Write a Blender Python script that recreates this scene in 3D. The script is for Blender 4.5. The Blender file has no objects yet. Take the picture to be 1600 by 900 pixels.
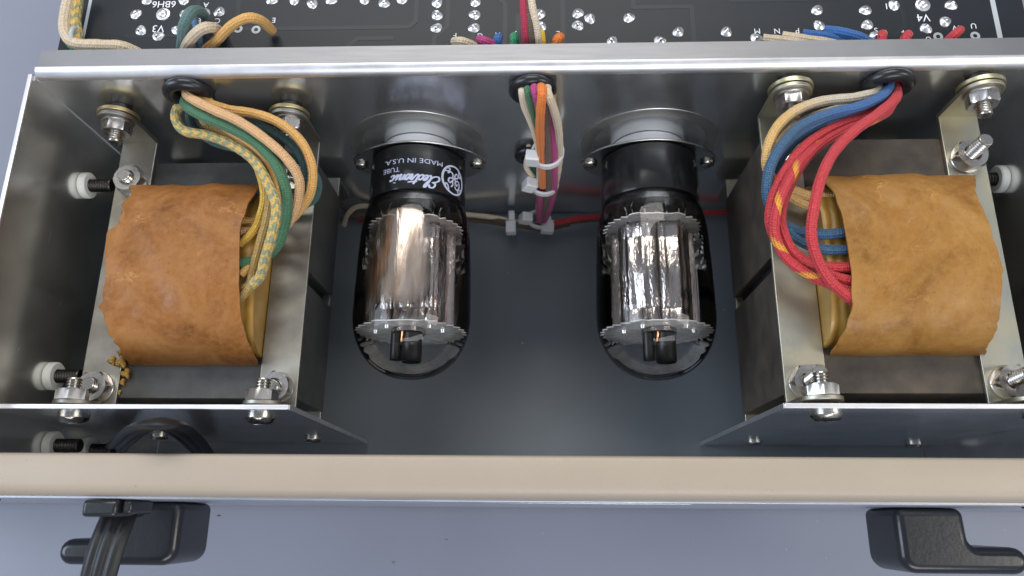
import bpy, bmesh, math, random
from mathutils import Vector, Matrix
random.seed(7)
S = 0.001                                   # everything below is written in millimetres
scene = bpy.context.scene
C = scene.collection
PATHS = {
 'L_stripe': [(-106, 8, 97), (-107, 0, 97), (-111.3, -4.4, 97), (-111.4, -8.2, 96), (-108.2, -11.6, 96), (-100.5, -13.7, 97), (-92.3, -17.4, 98), (-84.7, -23.1, 99), (-78.4, -32.4, 101), (-75.1, -39.9, 102), (-75.9, -48.1, 101), (-78.6, -53.1, 97), (-81.2, -57.8, 93), (-86.4, -60.5, 89.5)],
 'L_green': [(-107, 8, 99), (-107, 0, 99), (-106.8, -5.2, 101), (-100.2, -10, 102), (-93.2, -13.1, 102), (-84.1, -18.3, 102), (-77.2, -25.2, 101), (-74.4, -31.7, 99), (-73.9, -37.5, 97), (-75.2, -42.6, 94), (-77.6, -47.9, 92), (-83, -50.9, 89), (-88.8, -52.5, 89.5)],
 'L_peach': [(-108, 8, 101), (-107, 0, 101.5), (-104.6, -4.3, 103.5), (-97, -8.9, 104.5), (-88.2, -13.3, 105), (-80.5, -18.4, 104.5), (-74, -23.9, 103), (-70.8, -28.2, 100), (-70.6, -31.6, 97), (-72.7, -36.9, 93), (-77.3, -41.7, 90), (-84.3, -41.3, 87), (-90.4, -41.8, 88.5)],
 'L_orange': [(-104, 8, 100), (-104, 0, 100), (-101, -4.2, 101), (-94.2, -6.5, 100), (-85.6, -7.6, 99), (-77.8, -10.6, 98), (-71.2, -16.6, 97), (-68.1, -23.8, 95), (-68.8, -30, 92), (-71.7, -33.3, 89), (-76.7, -37.7, 87), (-84, -37.9, 86), (-91.1, -37.7, 87)],
 'L_darkgreen': [(-103, 8, 98), (-103, 0, 98), (-101.1, -4.4, 96), (-92.8, -6.5, 95), (-84.8, -9.7, 95), (-77.2, -13.9, 94), (-72.6, -19.1, 93), (-71.5, -24.1, 90), (-73.4, -29.9, 86), (-77.7, -33.7, 85), (-85.3, -32.2, 84), (-92.1, -31.5, 85)],
 'L_teal': [(-106, 8, 94), (-107, 0, 94), (-109.8, -4.2, 92), (-106.2, -9.5, 91), (-99.5, -13.1, 90), (-89, -15.4, 90), (-79.8, -16.4, 90), (-72.5, -19.4, 88), (-69.1, -24, 85), (-71, -28.6, 82), (-77.3, -30.3, 81), (-85.8, -28, 81), (-90.5, -26.7, 81)],
 'L_yellow': [(-102, 8, 100), (-102, 0, 100), (-99.5, -4.1, 100), (-96.5, -6.2, 96), (-91.8, -11.7, 93), (-87.1, -19.6, 93), (-83.2, -28.5, 94), (-82.6, -33.5, 93), (-84.7, -38.7, 90), (-86.4, -42.9, 90), (-90.1, -46.2, 89)],
 'L_ochre': [(-104, 8, 97), (-104, 0, 97), (-104, -7.2, 94), (-98, -9.7, 92), (-89.9, -16.1, 93), (-83.3, -23.6, 95), (-79.9, -29.9, 97), (-79.4, -39.7, 97), (-81.4, -47.6, 95), (-84.7, -54.7, 90), (-84.9, -60.4, 91), (-88.5, -63.9, 89)],
 'L_gold': [(-105, 8, 99), (-105, 0, 99), (-101.5, -6.8, 98), (-94.5, -12.3, 99), (-86.5, -17.4, 98), (-79.4, -25.1, 98), (-76.1, -33.1, 98), (-76.3, -40.4, 96), (-79.3, -46.9, 92), (-83.7, -49.9, 89), (-88.4, -56.1, 89.5)],
 'R_red_inner': [(105, 8, 97), (105.5, 0, 98), (103.8, -8.1, 101), (96.1, -13.6, 103), (87, -18.1, 104), (78.8, -23.9, 105), (72.9, -31, 105), (68.9, -39.1, 104), (67.8, -45.9, 103), (70.3, -53.1, 102), (75.4, -56.9, 101), (80.4, -60.4, 101.5), (86.2, -62.4, 102)],
 'R_cream': [(101, 8, 100), (101, 0, 100), (100, -4, 102), (92.4, -6.6, 103), (82.7, -8.2, 104), (74.7, -11.6, 105), (68.7, -16.9, 105), (65.7, -23.2, 104), (65.7, -28.3, 102), (69.1, -32.5, 99), (74.2, -33.2, 97), (79.5, -34.6, 96), (88, -35.3, 96)],
 'R_cream2': [(101, 8, 98), (101, 0, 98), (102.5, -3.5, 98), (94.5, -6.2, 98), (85.3, -9.1, 99), (76.1, -13.8, 100), (70.1, -20.4, 100), (68.1, -26.8, 99), (69.9, -32.2, 97), (73.6, -34.8, 96), (78.8, -37.2, 95), (88.7, -38.1, 94)],
 'R_blue': [(104, 8, 101), (104, 0, 101.5), (100.7, -6.1, 104), (92.5, -11.1, 106), (82.8, -14.1, 107), (74.3, -18, 107), (68.3, -24.3, 106), (65.2, -30.8, 104), (65.3, -37.7, 101), (68.9, -43, 98), (74.8, -45.4, 96), (80.6, -47.9, 100), (87.1, -47.7, 101.5)],
 'R_blue2': [(104, 8, 98), (104, 0, 98), (102.2, -5.8, 99), (92.2, -10.6, 100), (83.1, -14, 101), (74.3, -19.7, 101), (68.9, -27.3, 100), (67.4, -36, 98), (69.9, -44, 97), (75.1, -48.7, 96), (80.3, -52.3, 99.5), (87.2, -53, 101.5)],
 'R_red_long': [(106, 8, 99), (106, 0, 100), (103.9, -7.1, 104), (96.5, -14.2, 107), (88.5, -20.5, 109), (81.8, -27.3, 110), (77, -35.4, 111), (74, -44.6, 111), (73.2, -52, 109), (75.6, -58.6, 106), (79.5, -63.8, 104), (85.9, -67.9, 101)],
 'R_red_outer': [(104, 8, 96), (105, 0, 97), (103.3, -7.5, 101), (94.4, -12.7, 103), (84.5, -16.9, 104), (76.3, -22.5, 104), (70.1, -30.1, 104), (65.9, -38.6, 103), (65, -45.9, 102), (68.2, -52, 100), (73.2, -56.2, 101), (79.2, -57.9, 101), (86.9, -58.2, 101.5)],
 'R_redyellow': [(106, 8, 95), (106, 0, 96), (103.7, -8.4, 99), (94.1, -14.3, 101), (83.6, -19.6, 103), (75.5, -26.6, 105), (69.8, -34.6, 106), (65.9, -42.4, 106), (65.3, -49.2, 104), (68.3, -55.4, 102), (73.7, -60.2, 102), (79.5, -62.7, 101), (86.2, -65.4, 101)],
 'C_cream_left': [(-5, 8, 101), (-4.5, 0, 101), (-4.4, -4, 104.5), (-3.8, -6, 99.6), (-1.1, -8, 89.5), (0.5, -9, 77.7), (0.9, -8.5, 62.5), (0.7, -7.5, 46.7)],
 'C_green': [(-3, 8, 102), (-3, 0, 102), (-2.7, -5, 106.1), (-1.6, -7, 101.2), (-0.3, -8, 91.5), (0.9, -7, 74.8), (1.9, -6, 57.4)],
 'C_magenta_top': [(-1, 8, 102), (-1, 0, 102), (-0.7, -6, 108.4), (0.1, -8, 105.4), (1.3, -7, 91.7), (3.4, -7, 77), (4.1, -6, 57.4)],
 'C_orange': [(0.5, 8, 101), (0.5, 0, 101.5), (1.4, -7, 109.9), (1, -10.5, 105.3), (0.8, -11, 94.9), (1.3, -10.5, 77), (1.8, -10.5, 65.1), (1.9, -10, 51)],
 'C_brown': [(2, 8, 99), (2, 0, 99.5), (2.3, -6, 104.8), (2.6, -8.5, 96.2), (3.1, -10.5, 81.4), (3.8, -10.5, 62.6), (3.8, -9, 43.2), (2.8, -9, 28.1), (1.9, -8, 12.4)],
 'C_magenta': [(3, 8, 99), (3, 0, 99), (3.2, -4, 99.7), (4.2, -7, 91.6), (5.2, -10, 80.4), (5.8, -10, 61.5), (6, -9, 43.2), (4.5, -9, 26.2), (2.4, -8, 11)],
 'C_cream_right': [(2.5, 8, 101), (3, 0, 101.5), (2.9, -7, 108.5), (4.8, -9, 102.7), (6.4, -9.5, 92.1), (7.2, -9, 76.3), (7.2, -8, 61.4), (6.6, -7, 47.2)],
 'C_yellow': [(5, 8, 98), (5, 0, 98), (4.7, -4, 99.7), (5.2, -5, 92), (5.5, -6, 79.4), (5.3, -6.5, 64.3)],
 'C_purple': [(1.4, -7, 59.5), (1.2, -8, 41), (0.8, -9, 28.1), (0.8, -9, 14.9)],
 'C_cream_small': [(-3, 6, 62), (-3, 0, 62), (-4.1, -4, 55.5), (-2.7, -6, 53.3), (-0.9, -6.5, 47.9), (0.5, -6, 36.6), (0, -5, 15.4)],
 'C_green_small': [(-2, 6, 61), (-2, 0, 61), (-1.8, -3, 51.3), (-0.4, -5, 49.1), (0.8, -5, 40.2), (1.6, -5, 18.7)],
 'H_cream': [(-79.6, -10.2, 14), (-76.6, -6.2, 18), (-71.2, -2.1, 15), (-50.7, -2.4, 10), (-26.6, -4.3, 10), (-13.3, -6, 9), (-4, -7.6, 8), (1.3, -8.2, 8)],
 'H_brown': [(-81.6, -1.4, 16), (-76, -5.4, 14), (-69.5, -2.9, 10), (-42.9, -3.4, 8), (-21.3, -4.8, 9), (-10.6, -8, 9), (2.7, -8.2, 8), (17.3, -6.3, 8), (31.9, -5, 8)],
 'H_magenta': [(-75.7, -5, 6), (-43.1, -5.5, 6), (-26.9, -5.3, 6), (-10.7, -7, 5), (2.7, -7.7, 6)],
 'H_tan': [(-82.5, -5.8, 8), (-74.8, -5.2, 10), (-37.6, -4.4, 7), (-13.4, -6.8, 6), (2.7, -8.9, 6), (13.4, -6.9, 6)],
 'H_red': [(2.6, -8.9, 11), (10.5, -7.8, 11), (19.8, -6.1, 11), (42.2, -5, 10), (66.1, -3.6, 9), (78.2, -2.9, 8), (87.2, -4.7, 8)],
 'B_cream': [(-145.1, 34.6, 108), (-146.3, 29.1, 106), (-146.8, 21.6, 105), (-145, 16.3, 105), (-141.1, 13.7, 105), (-133.4, 13.1, 105), (-125.8, 12.6, 104), (-118, 10, 97)],
 'B_stripe': [(-143, 35.4, 107), (-144, 29.8, 105), (-144.3, 23.5, 104), (-142.6, 17.6, 104), (-142.4, 14.4, 103), (-141, 12, 96)],
 'B_greenunder': [(-147.7, 19.8, 102), (-147.2, 17.3, 101), (-145.1, 14.9, 100), (-143, 10, 97)],
 'B_teal': [(-111.7, 13.9, 99), (-108.7, 15.3, 105), (-106.1, 16.6, 110), (-104.1, 19.9, 111), (-104, 23.6, 107), (-104.6, 25.7, 102)],
 'B_blue': [(-106.3, 14.5, 98), (-104.6, 16.1, 103), (-104.9, 19.3, 105), (-107.9, 24.4, 102)],
 'B_pink': [(-111.3, 13.9, 99), (-105.9, 13.6, 106), (-100.7, 14.7, 110), (-98.3, 16.8, 108), (-98.8, 19.8, 101)],
 'B_orange': [(-105.2, 13.8, 99), (-98.1, 14.2, 105), (-91.5, 15.9, 110), (-86.3, 17, 112), (-83.2, 18.3, 109), (-82.4, 19.7, 102)],
 'B_red': [(-4, 26.4, 112), (-4, 20.4, 111), (-3.7, 14.8, 108), (-3.2, 11.7, 102), (-2.7, 10.7, 96)],
 'B_brown': [(-2.5, 26.4, 112), (-2.3, 20.4, 111), (-2, 14.8, 108), (-1.4, 11.6, 102), (-1.1, 10.7, 96)],
 'B_cream2': [(-2.1, 24.8, 114), (-1.4, 19.6, 112), (-0.1, 14.8, 108), (0.5, 11.6, 102), (1.1, 10.7, 96)],
 'B_yellow2': [(1.1, 17.5, 102), (1.3, 14.1, 103), (1.5, 13.2, 99)],
 'B_F': [(-25.4, 14.9, 102), (-22.8, 13.5, 104), (-18.5, 13.5, 101), (-14.8, 13.2, 98)],
 'B_G': [(-17.7, 15.7, 102), (-15.8, 13.6, 104), (-12, 13.6, 101), (-9.8, 13.1, 98)],
 'B_H': [(-11.8, 16.3, 102), (-12.1, 14.3, 103), (-12.1, 13.4, 99)],
 'B_J': [(-7.1, 16.5, 102), (-6.9, 14.2, 103), (-6.6, 13.3, 99)],
 'B_L': [(7, 16, 102), (6.1, 13.7, 104), (5.6, 13.1, 99)],
 'B_M': [(68.2, 14.6, 102), (74, 13, 103), (81.3, 12.4, 102), (90, 12.1, 98)],
 'B_N': [(74, 15.5, 102), (80.7, 13.3, 103), (90.4, 12.1, 102), (97.7, 12, 98)],
 'B_P': [(80.2, 16.3, 102), (85.6, 14.6, 103), (94.3, 12.9, 102), (103.4, 11.9, 98)],
 'B_P2': [(87, 17.1, 102), (91.8, 14.6, 104), (97.7, 13, 103), (105.3, 11.9, 98)],
 'B_S': [(103.9, 15.7, 102), (102.9, 13, 103), (104.5, 11.7, 99)],
 'B_T': [(111.4, 15.3, 102), (109.7, 12.9, 103), (111, 11.6, 99)],
 'B_W': [(126.9, 16.6, 102), (123.5, 13.3, 104), (121.7, 12.3, 99)],
 'cord_loop': [(-350.1, -103, -319.6), (-162.8, -103, 9.8), (-125.5, -103, 71.8), (-102.4, -103, 106.6), (-92.6, -103, 115.3), (-96.5, -103, 96.2), (-115.8, -103, 41), (-173.6, -103, -114.3)],
 'cord_out': [(-110.7, -115.6, 94), (-110.3, -121.5, 95), (-110.1, -124.8, 97), (-110.1, -128.7, 99), (-110.6, -133.4, 100), (-111.4, -139.5, 100), (-113.2, -147.3, 98), (-116.6, -156.8, 94)],
}
DATA = {
 'solder': [(-127.9, 28.1), (-125.3, 21.9), (-119.4, 19.7), (-125, 33.4), (-113.1, 33.1), (-113.6, 21.9), (-100.9, 28.4), (-105.6, 28.2), (-84.4, 32.6), (-77.2, 32.5), (-71.3, 31), (-65.3, 32.3), (-54.6, 32.3), (-48.4, 30.8), (-42.6, 32.1), (-31.5, 30.7), (-31.4, 26), (-31.4, 21.3), (-19.4, 30.8), (-19.5, 26), (-19.6, 21.1), (0.9, 25.9), (1.1, 21.5), (12.7, 26), (16.4, 24), (12.6, 21.5), (28.5, 24.1), (23.1, 15.6), (37.6, 15.6), (43.4, 18.7), (58, 18.5), (66.9, 16.1), (86.3, 25.9), (86.3, 20.3), (100.9, 25.6), (100.8, 20.3), (109.8, 27.3), (127, 27), (124.3, 21.1), (118.2, 18.7), (102.7, 16.2), (-111.9, 27.8)],
 'big': [(-119, 27.9), (118.5, 27.2)],
 'ring': [(-94.2, 22.1), (-88.4, 21.7), (121.4, 15.9), (132.4, 16)],
 'text': [('6BH6', -119.3, 31.8, 6.6), ('V3', -119.9, 22.7, 5.6), ('A', -105.6, 31.3, 4), ('B', -107.1, 25.4, 4), ('C', -101.1, 25.3, 4), ('E', -83.1, 25.2, 4), ('F', -25.5, 18.7, 3.8), ('G', -17.7, 18.5, 3.8), ('H', -12.2, 18.7, 3.8), ('J', -6.8, 18.6, 3.8), ('L', 6.5, 18.9, 3.8), ('M', 67.4, 18.8, 4), ('N', 73.4, 18.7, 4), ('P', 79.6, 18.8, 4), ('S', 103.2, 18.5, 4), ('T', 111.3, 18.6, 4), ('W', 127.4, 19, 4), ('U', 132.5, 19.6, 4), ('V4', 118, 22.8, 5.6), ('1', 107.5, 27.1, 4.5), ('U', 118.4, 15.1, 4)],
 'wrapL': [(-22.77, 74.18, -135.3, -93.5), (-22.88, 78.05, -133.1, -91.1), (-23.22, 80.66, -131.7, -89.7), (-23.79, 82.89, -130.4, -88.9), (-24.58, 84.87, -129.2, -88.1), (-25.61, 86.64, -128.1, -87.3), (-26.87, 88.21, -127.1, -86.6), (-28.38, 89.6, -126.2, -86.5), (-30.13, 90.81, -125.3, -86.6), (-32.16, 91.84, -125.2, -86.9), (-34.49, 92.68, -126.4, -87.5), (-37.18, 93.33, -126, -87.8), (-40.35, 93.8, -125.9, -88.2), (-44.31, 94.09, -128.5, -88.2), (-51.77, 94.18, -127.4, -87.7), (-59.23, 94.09, -126.9, -86.9), (-63.19, 93.8, -126.8, -86.4), (-66.36, 93.33, -126.9, -86.2), (-69.05, 92.68, -126.3, -85.7), (-71.38, 91.84, -125.9, -85.2), (-73.4, 90.81, -125.1, -84.8), (-75.16, 89.6, -124.5, -84.4), (-76.66, 88.21, -123.9, -84.1), (-77.92, 86.64, -123.5, -83.9), (-78.95, 84.87, -123.3, -83.8), (-79.75, 82.89, -123.5, -83.9), (-80.31, 80.66, -123.9, -84.3), (-80.65, 78.05, -124.6, -84.8), (-80.77, 74.18, -126.2, -85.9)],
 'wrapR': [(-26.62, 86.8, 88.5, 132.6), (-26.73, 90.28, 86.1, 130.6), (-27.04, 92.63, 85, 129.2), (-27.56, 94.64, 84.3, 128.1), (-28.3, 96.42, 83.5, 127), (-29.25, 98.01, 82.9, 125.9), (-30.41, 99.43, 82.2, 125), (-31.8, 100.68, 82, 124.1), (-33.42, 101.76, 82.3, 123.3), (-35.29, 102.69, 82.8, 122.6), (-37.45, 103.44, 83.3, 122), (-39.93, 104.03, 83.5, 121.8), (-42.86, 104.46, 83.8, 122.4), (-46.51, 104.71, 84, 123.1), (-53.41, 104.8, 84.4, 123.9), (-60.3, 104.71, 84.4, 124.3), (-63.95, 104.46, 84.2, 123.7), (-66.88, 104.03, 84.1, 123.4), (-69.37, 103.44, 84.1, 122.9), (-71.52, 102.69, 83.7, 122.6), (-73.39, 101.76, 83.2, 122.5), (-75.01, 100.68, 82.9, 122.6), (-76.4, 99.43, 82.5, 122.3), (-77.56, 98.01, 82.1, 122.1), (-78.51, 96.42, 81.8, 122.1), (-79.25, 94.64, 81.7, 122.6), (-79.77, 92.63, 81.7, 123.3), (-80.08, 90.28, 81.9, 124.3), (-80.19, 86.8, 82.8, 125.9)],
 'cam': {'loc': [0, -124.51900919709543, 300.55413600926914], 'R': [[0.999418, 0.001997, 0.03404], [0.008004, 0.956653, -0.29112], [-0.033146, 0.291223, 0.956081]], 'f': 1178.7344315357673},
}


# ------------------------------------------------------------------ camera
cam = bpy.data.objects.new('camera', bpy.data.cameras.new('camera'))
C.objects.link(cam)
R = DATA['cam']['R']
M = Matrix(((R[0][0], R[0][1], R[0][2], 0), (R[1][0], R[1][1], R[1][2], 0), (R[2][0], R[2][1], R[2][2], 0), (0, 0, 0, 1)))
cam.matrix_world = Matrix.Translation(Vector(DATA['cam']['loc'])*S) @ M
cam.data.sensor_width = 36
cam.data.lens = DATA['cam']['f']/1600*36
cam.data.clip_start = 0.005
cam.data.clip_end = 20
cam.data.dof.use_dof = True
cam.data.dof.focus_distance = 0.228
cam.data.dof.aperture_fstop = 20
scene.camera = cam

# ------------------------------------------------------------------ world and lamps
world = bpy.data.worlds.new('World'); scene.world = world; world.use_nodes = True
bg = world.node_tree.nodes['Background']
bg.inputs[0].default_value = (0.80, 0.87, 1.0, 1); bg.inputs[1].default_value = 0.38
def area(name, loc, target, size, size_y, power, color):
    l = bpy.data.lights.new(name, 'AREA'); l.shape = 'RECTANGLE'; l.size = size; l.size_y = size_y; l.energy = power; l.color = color
    o = bpy.data.objects.new(name, l); C.objects.link(o); o.location = loc
    o.rotation_euler = (Vector(target)-Vector(loc)).to_track_quat('-Z', 'Y').to_euler()
    return o
area('ceiling_lamp', (-0.10, 0.85, 1.25), (0, -0.03, 0.05), 1.1, 0.45, 13, (1.0, 0.95, 0.88))
area('window_lamp', (-1.25, -0.05, 0.95), (0, -0.05, 0.03), 0.7, 0.8, 13, (0.74, 0.84, 1.0))
area('front_lamp', (0.25, -1.30, 1.15), (0, -0.10, 0.03), 1.2, 0.5, 13, (0.93, 0.95, 1.0))
area('side_lamp', (1.1, -0.25, 1.1), (0, -0.05, 0.03), 0.35, 0.7, 6.0, (1.0, 0.94, 0.87))
scene.view_settings.view_transform = 'Standard'
scene.view_settings.look = 'None'
scene.view_settings.exposure = 0
scene.view_settings.gamma = 1
scene.render.engine = 'CYCLES'
scene.cycles.max_bounces = 14; scene.cycles.transparent_max_bounces = 24; scene.cycles.glossy_bounces = 8

# ------------------------------------------------------------------ materials
class N:
    def __init__(s, name):
        s.m = bpy.data.materials.new(name); s.m.use_nodes = True
        s.t = s.m.node_tree; s.b = s.t.nodes['Principled BSDF']; s.out = s.t.nodes['Material Output']
    def n(s, typ, **kw):
        x = s.t.nodes.new(typ)
        for k, v in kw.items():
            if k.startswith('i_'):
                k2 = k[2:].replace('_', ' '); x.inputs[k2].default_value = v
            else: setattr(x, k, v)
        return x
    def l(s, a, b): s.t.links.new(a, b)
    def mm(s):
        if not hasattr(s, '_mm'):
            tc = s.n('ShaderNodeTexCoord'); mp = s.n('ShaderNodeMapping'); mp.inputs['Scale'].default_value = (1000, 1000, 1000)
            s.l(tc.outputs['Object'], mp.inputs['Vector']); s._mm = mp.outputs[0]
        return s._mm
    def noise(s, scale, detail=3, rough=0.55, stretch=None, dist=0):
        x = s.n('ShaderNodeTexNoise'); x.inputs['Scale'].default_value = scale; x.inputs['Detail'].default_value = detail
        x.inputs['Roughness'].default_value = rough; x.inputs['Distortion'].default_value = dist
        v = s.mm()
        if stretch:
            mp = s.n('ShaderNodeMapping'); mp.inputs['Scale'].default_value = stretch; s.l(v, mp.inputs['Vector']); v = mp.outputs[0]
        s.l(v, x.inputs['Vector']); return x.outputs['Fac']
    def ramp(s, fac, stops, interp='LINEAR'):
        x = s.n('ShaderNodeValToRGB'); x.color_ramp.interpolation = interp
        while len(x.color_ramp.elements) < len(stops): x.color_ramp.elements.new(0.5)
        for e, (p, c) in zip(x.color_ramp.elements, stops):
            e.position = p; e.color = tuple(c)+(1,) if not isinstance(c, (int, float)) else (c, c, c, 1)
        s.l(fac, x.inputs['Fac']); return x.outputs['Color']
    def mix(s, fac, a, b, mode='MIX'):
        x = s.n('ShaderNodeMix', data_type='RGBA', blend_type=mode)
        for i, v in ((0, fac), (6, a), (7, b)):
            if isinstance(v, bpy.types.NodeSocket): s.l(v, x.inputs[i])
            elif i == 0: x.inputs[0].default_value = v
            else: x.inputs[i].default_value = tuple(v)+(1,)
        return x.outputs[2]
    def math(s, op, a, b=0.0, c=None):
        x = s.n('ShaderNodeMath', operation=op)
        for i, v in enumerate((a, b) if c is None else (a, b, c)):
            if isinstance(v, bpy.types.NodeSocket): s.l(v, x.inputs[i])
            else: x.inputs[i].default_value = v
        return x.outputs[0]
    def bump(s, h, strength, dist):
        x = s.n('ShaderNodeBump'); x.inputs['Strength'].default_value = strength; x.inputs['Distance'].default_value = dist*S
        s.l(h, x.inputs['Height'])
        if getattr(s, '_bn', None): s.l(s._bn, x.inputs['Normal'])
        s._bn = x.outputs[0]; s.l(s._bn, s.b.inputs['Normal'])
    def set(s, color=None, rough=None, metal=None, **kw):
        for key, v in (('Base Color', color), ('Roughness', rough), ('Metallic', metal)):
            if v is None: continue
            if isinstance(v, bpy.types.NodeSocket): s.l(v, s.b.inputs[key])
            else: s.b.inputs[key].default_value = tuple(v)+(1,) if key == 'Base Color' else v
        for k, v in kw.items(): s.b.inputs[k.replace('_', ' ')].default_value = v
        return s.m

def metal(name, col, rough, blotch=0.12, streak=None, spots=True, bump=0.15, col2=None, haze=0):
    x = N(name)
    big = x.noise(0.06, 4, 0.6); fine = x.noise(1.2, 3, 0.6, streak)
    c = x.mix(x.ramp(big, [(0.35, 0), (0.65, 1)]), [a*(1-blotch) for a in col], col2 or [min(1, a*(1+blotch)) for a in col])
    if spots: c = x.mix(x.ramp(x.noise(0.9, 5, 0.7), [(0.66, 0), (0.74, 0.55)]), c, [a*0.45 for a in col])
    r = x.math('MULTIPLY_ADD', fine, 0.16, rough-0.05)
    r = x.math('MULTIPLY_ADD', big, 0.14, x.math('SUBTRACT', r, 0.07))
    x.set(c, r, 1.0)
    x.bump(fine, bump, 0.05)
    if haze:      # satin metal scatters part of the light widely
        g2 = x.n('ShaderNodeBsdfAnisotropic') if False else x.n('ShaderNodeBsdfPrincipled')
        x.l(c, g2.inputs['Base Color']); g2.inputs['Metallic'].default_value = 1; g2.inputs['Roughness'].default_value = 0.62
        ms = x.n('ShaderNodeMixShader'); x.l(x.math('MULTIPLY_ADD', x.noise(0.035, 3), 0.30, haze-0.15), ms.inputs[0])
        x.l(x.b.outputs[0], ms.inputs[1]); x.l(g2.outputs[0], ms.inputs[2]); x.l(ms.outputs[0], x.out.inputs[0])
    return x.m

m_alu = metal('brushed_aluminium', (0.84, 0.86, 0.87), 0.17, 0.05, (0.03, 1, 4), False, 0.05, None, 0.18)
m_alu_side = metal('satin_aluminium', (0.84, 0.84, 0.82), 0.19, 0.06, (1, 0.03, 3), False, 0.05, None, 0.18)
m_alu_edge = metal('aluminium_edge', (0.86, 0.86, 0.88), 0.38, 0.08, (0.05, 2, 2), False, 0.25)
m_flange = metal('matt_aluminium', (0.28, 0.285, 0.30), 0.50, 0.06, (0.06, 2, 2), True, 0.2)
m_zinc = metal('zinc_plate', (0.31, 0.295, 0.25), 0.40, 0.14, None, True, 0.2, (0.40, 0.39, 0.35))
m_zinc_r = metal('pale_zinc_plate', (0.46, 0.47, 0.42), 0.40, 0.14, None, True, 0.2, (0.50, 0.46, 0.34))
m_goldwash = metal('gold_washer', (0.62, 0.50, 0.26), 0.36, 0.2, None, True, 0.3)
m_nut = metal('steel_nut', (0.52, 0.50, 0.48), 0.27, 0.08, None, False, 0.04)
m_screw = metal('nickel_screw', (0.50, 0.48, 0.44), 0.24, 0.1, None, True, 0.1)
m_dark_screw = metal('blackened_screw', (0.09, 0.085, 0.08), 0.42, 0.1, None, False, 0.1)
m_solder = metal('solder', (0.82, 0.83, 0.84), 0.34, 0.12, None, False, 0.15)
m_retainer = metal('retainer_steel', (0.62, 0.62, 0.60), 0.2, 0.08, None, False, 0.1)

m_plate_refl = metal('plate_reflection_tone', (0.74, 0.73, 0.69), 0.36, 0.06, None, False, 0.1)  # for the ring that imitates a reflection in the wall
def core_mat(name, a, b):
    x = N(name)
    lam = x.n('ShaderNodeTexWave', wave_type='BANDS', bands_direction='Z'); lam.inputs['Scale'].default_value = 0.55
    lam.inputs['Distortion'].default_value = 0.6
    x.l(x.mm(), lam.inputs['Vector'])
    c = x.mix(x.ramp(x.noise(0.12, 5), [(0.3, 0), (0.7, 1)]), a, b)
    c = x.mix(x.ramp(x.noise(1.6, 4, 0.7), [(0.70, 0), (0.76, 0.7)]), c, (0.20, 0.20, 0.19))
    x.set(c, 0.42, 0.35); x.bump(lam.outputs['Fac'], 0.35, 0.12); x.bump(x.noise(1.5, 3), 0.2, 0.05)
    return x.m
m_core = core_mat('blued_lamination', (0.052, 0.055, 0.053), (0.090, 0.090, 0.083))
m_core_r = core_mat('brown_lamination', (0.060, 0.053, 0.045), (0.125, 0.102, 0.080))

def kraft(name, dark, mid, light):
    x = N(name)
    c = x.ramp(x.noise(0.045, 6, 0.62, None, 1.0), [(0.30, dark), (0.50, mid), (0.68, light)])
    c = x.mix(x.ramp(x.noise(0.5, 6, 0.75), [(0.42, 0), (0.70, 0.55)]), c, light)
    c = x.mix(x.ramp(x.noise(2.2, 3, 0.6, (1, 0.35, 1)), [(0.62, 0), (0.72, 0.45)]), c, [a*0.55 for a in dark])
    ve = x.n('ShaderNodeTexVoronoi', feature='DISTANCE_TO_EDGE'); ve.inputs['Scale'].default_value = 0.055
    wv = x.n('ShaderNodeMapping'); wv.inputs['Scale'].default_value = (0.55, 1.5, 1.0); wv.inputs['Rotation'].default_value = (0, 0, 0.25)
    ad = x.n('ShaderNodeVectorMath', operation='ADD'); nz = x.n('ShaderNodeTexNoise'); nz.inputs['Scale'].default_value = 0.12; nz.inputs['Detail'].default_value = 4
    sc_ = x.n('ShaderNodeVectorMath', operation='SCALE'); sc_.inputs['Scale'].default_value = 14
    x.l(x.mm(), nz.inputs['Vector']); x.l(nz.outputs['Color'], sc_.inputs[0]); x.l(x.mm(), ad.inputs[0]); x.l(sc_.outputs[0], ad.inputs[1]); x.l(ad.outputs[0], wv.inputs['Vector']); x.l(wv.outputs[0], ve.inputs['Vector'])
    crease = x.math('MULTIPLY', x.ramp(ve.outputs['Distance'], [(0.0, 1), (0.022, 0)]), x.ramp(x.noise(0.06, 3), [(0.50, 0), (0.62, 1)]))
    c = x.mix(x.math('MULTIPLY', crease, 0.55), c, [min(1, a*1.5) for a in light])
    x.set(c, x.ramp(x.noise(0.2, 3), [(0.3, 0.34), (0.7, 0.52)]), 0)
    x.bump(crease, 0.5, 0.35)
    x.b.inputs['Specular IOR Level'].default_value = 0.28
    x.bump(x.noise(0.10, 3, 0.5, None, 0.8), 0.22, 1.2); x.bump(x.noise(2.5, 4, 0.6), 0.35, 0.1)
    return x.m
m_kraft_l = kraft('kraft_paper_russet', (0.115, 0.039, 0.007), (0.245, 0.094, 0.020), (0.35, 0.165, 0.052))
m_kraft_r = kraft('kraft_paper_tan', (0.18, 0.074, 0.012), (0.30, 0.142, 0.031), (0.38, 0.205, 0.060))
x = N('varnished_winding')
w = x.n('ShaderNodeTexWave', wave_type='BANDS', bands_direction='X'); w.inputs['Scale'].default_value = 0.10; w.inputs['Distortion'].default_value = 3
x.l(x.mm(), w.inputs['Vector'])
m_wind = x.set(x.mix(w.outputs['Fac'], (0.30, 0.155, 0.025), (0.42, 0.25, 0.06)), 0.38, 0, Coat_Weight=0.2)
x.bump(w.outputs['Fac'], 0.5, 0.5)
x = N('amber_resin'); m_resin = x.set(x.ramp(x.noise(1.0, 4), [(0.3, (0.20, 0.09, 0.015)), (0.7, (0.55, 0.33, 0.06))]), 0.3, 0); x.bump(x.noise(1.5), 0.8, 0.6)

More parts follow.
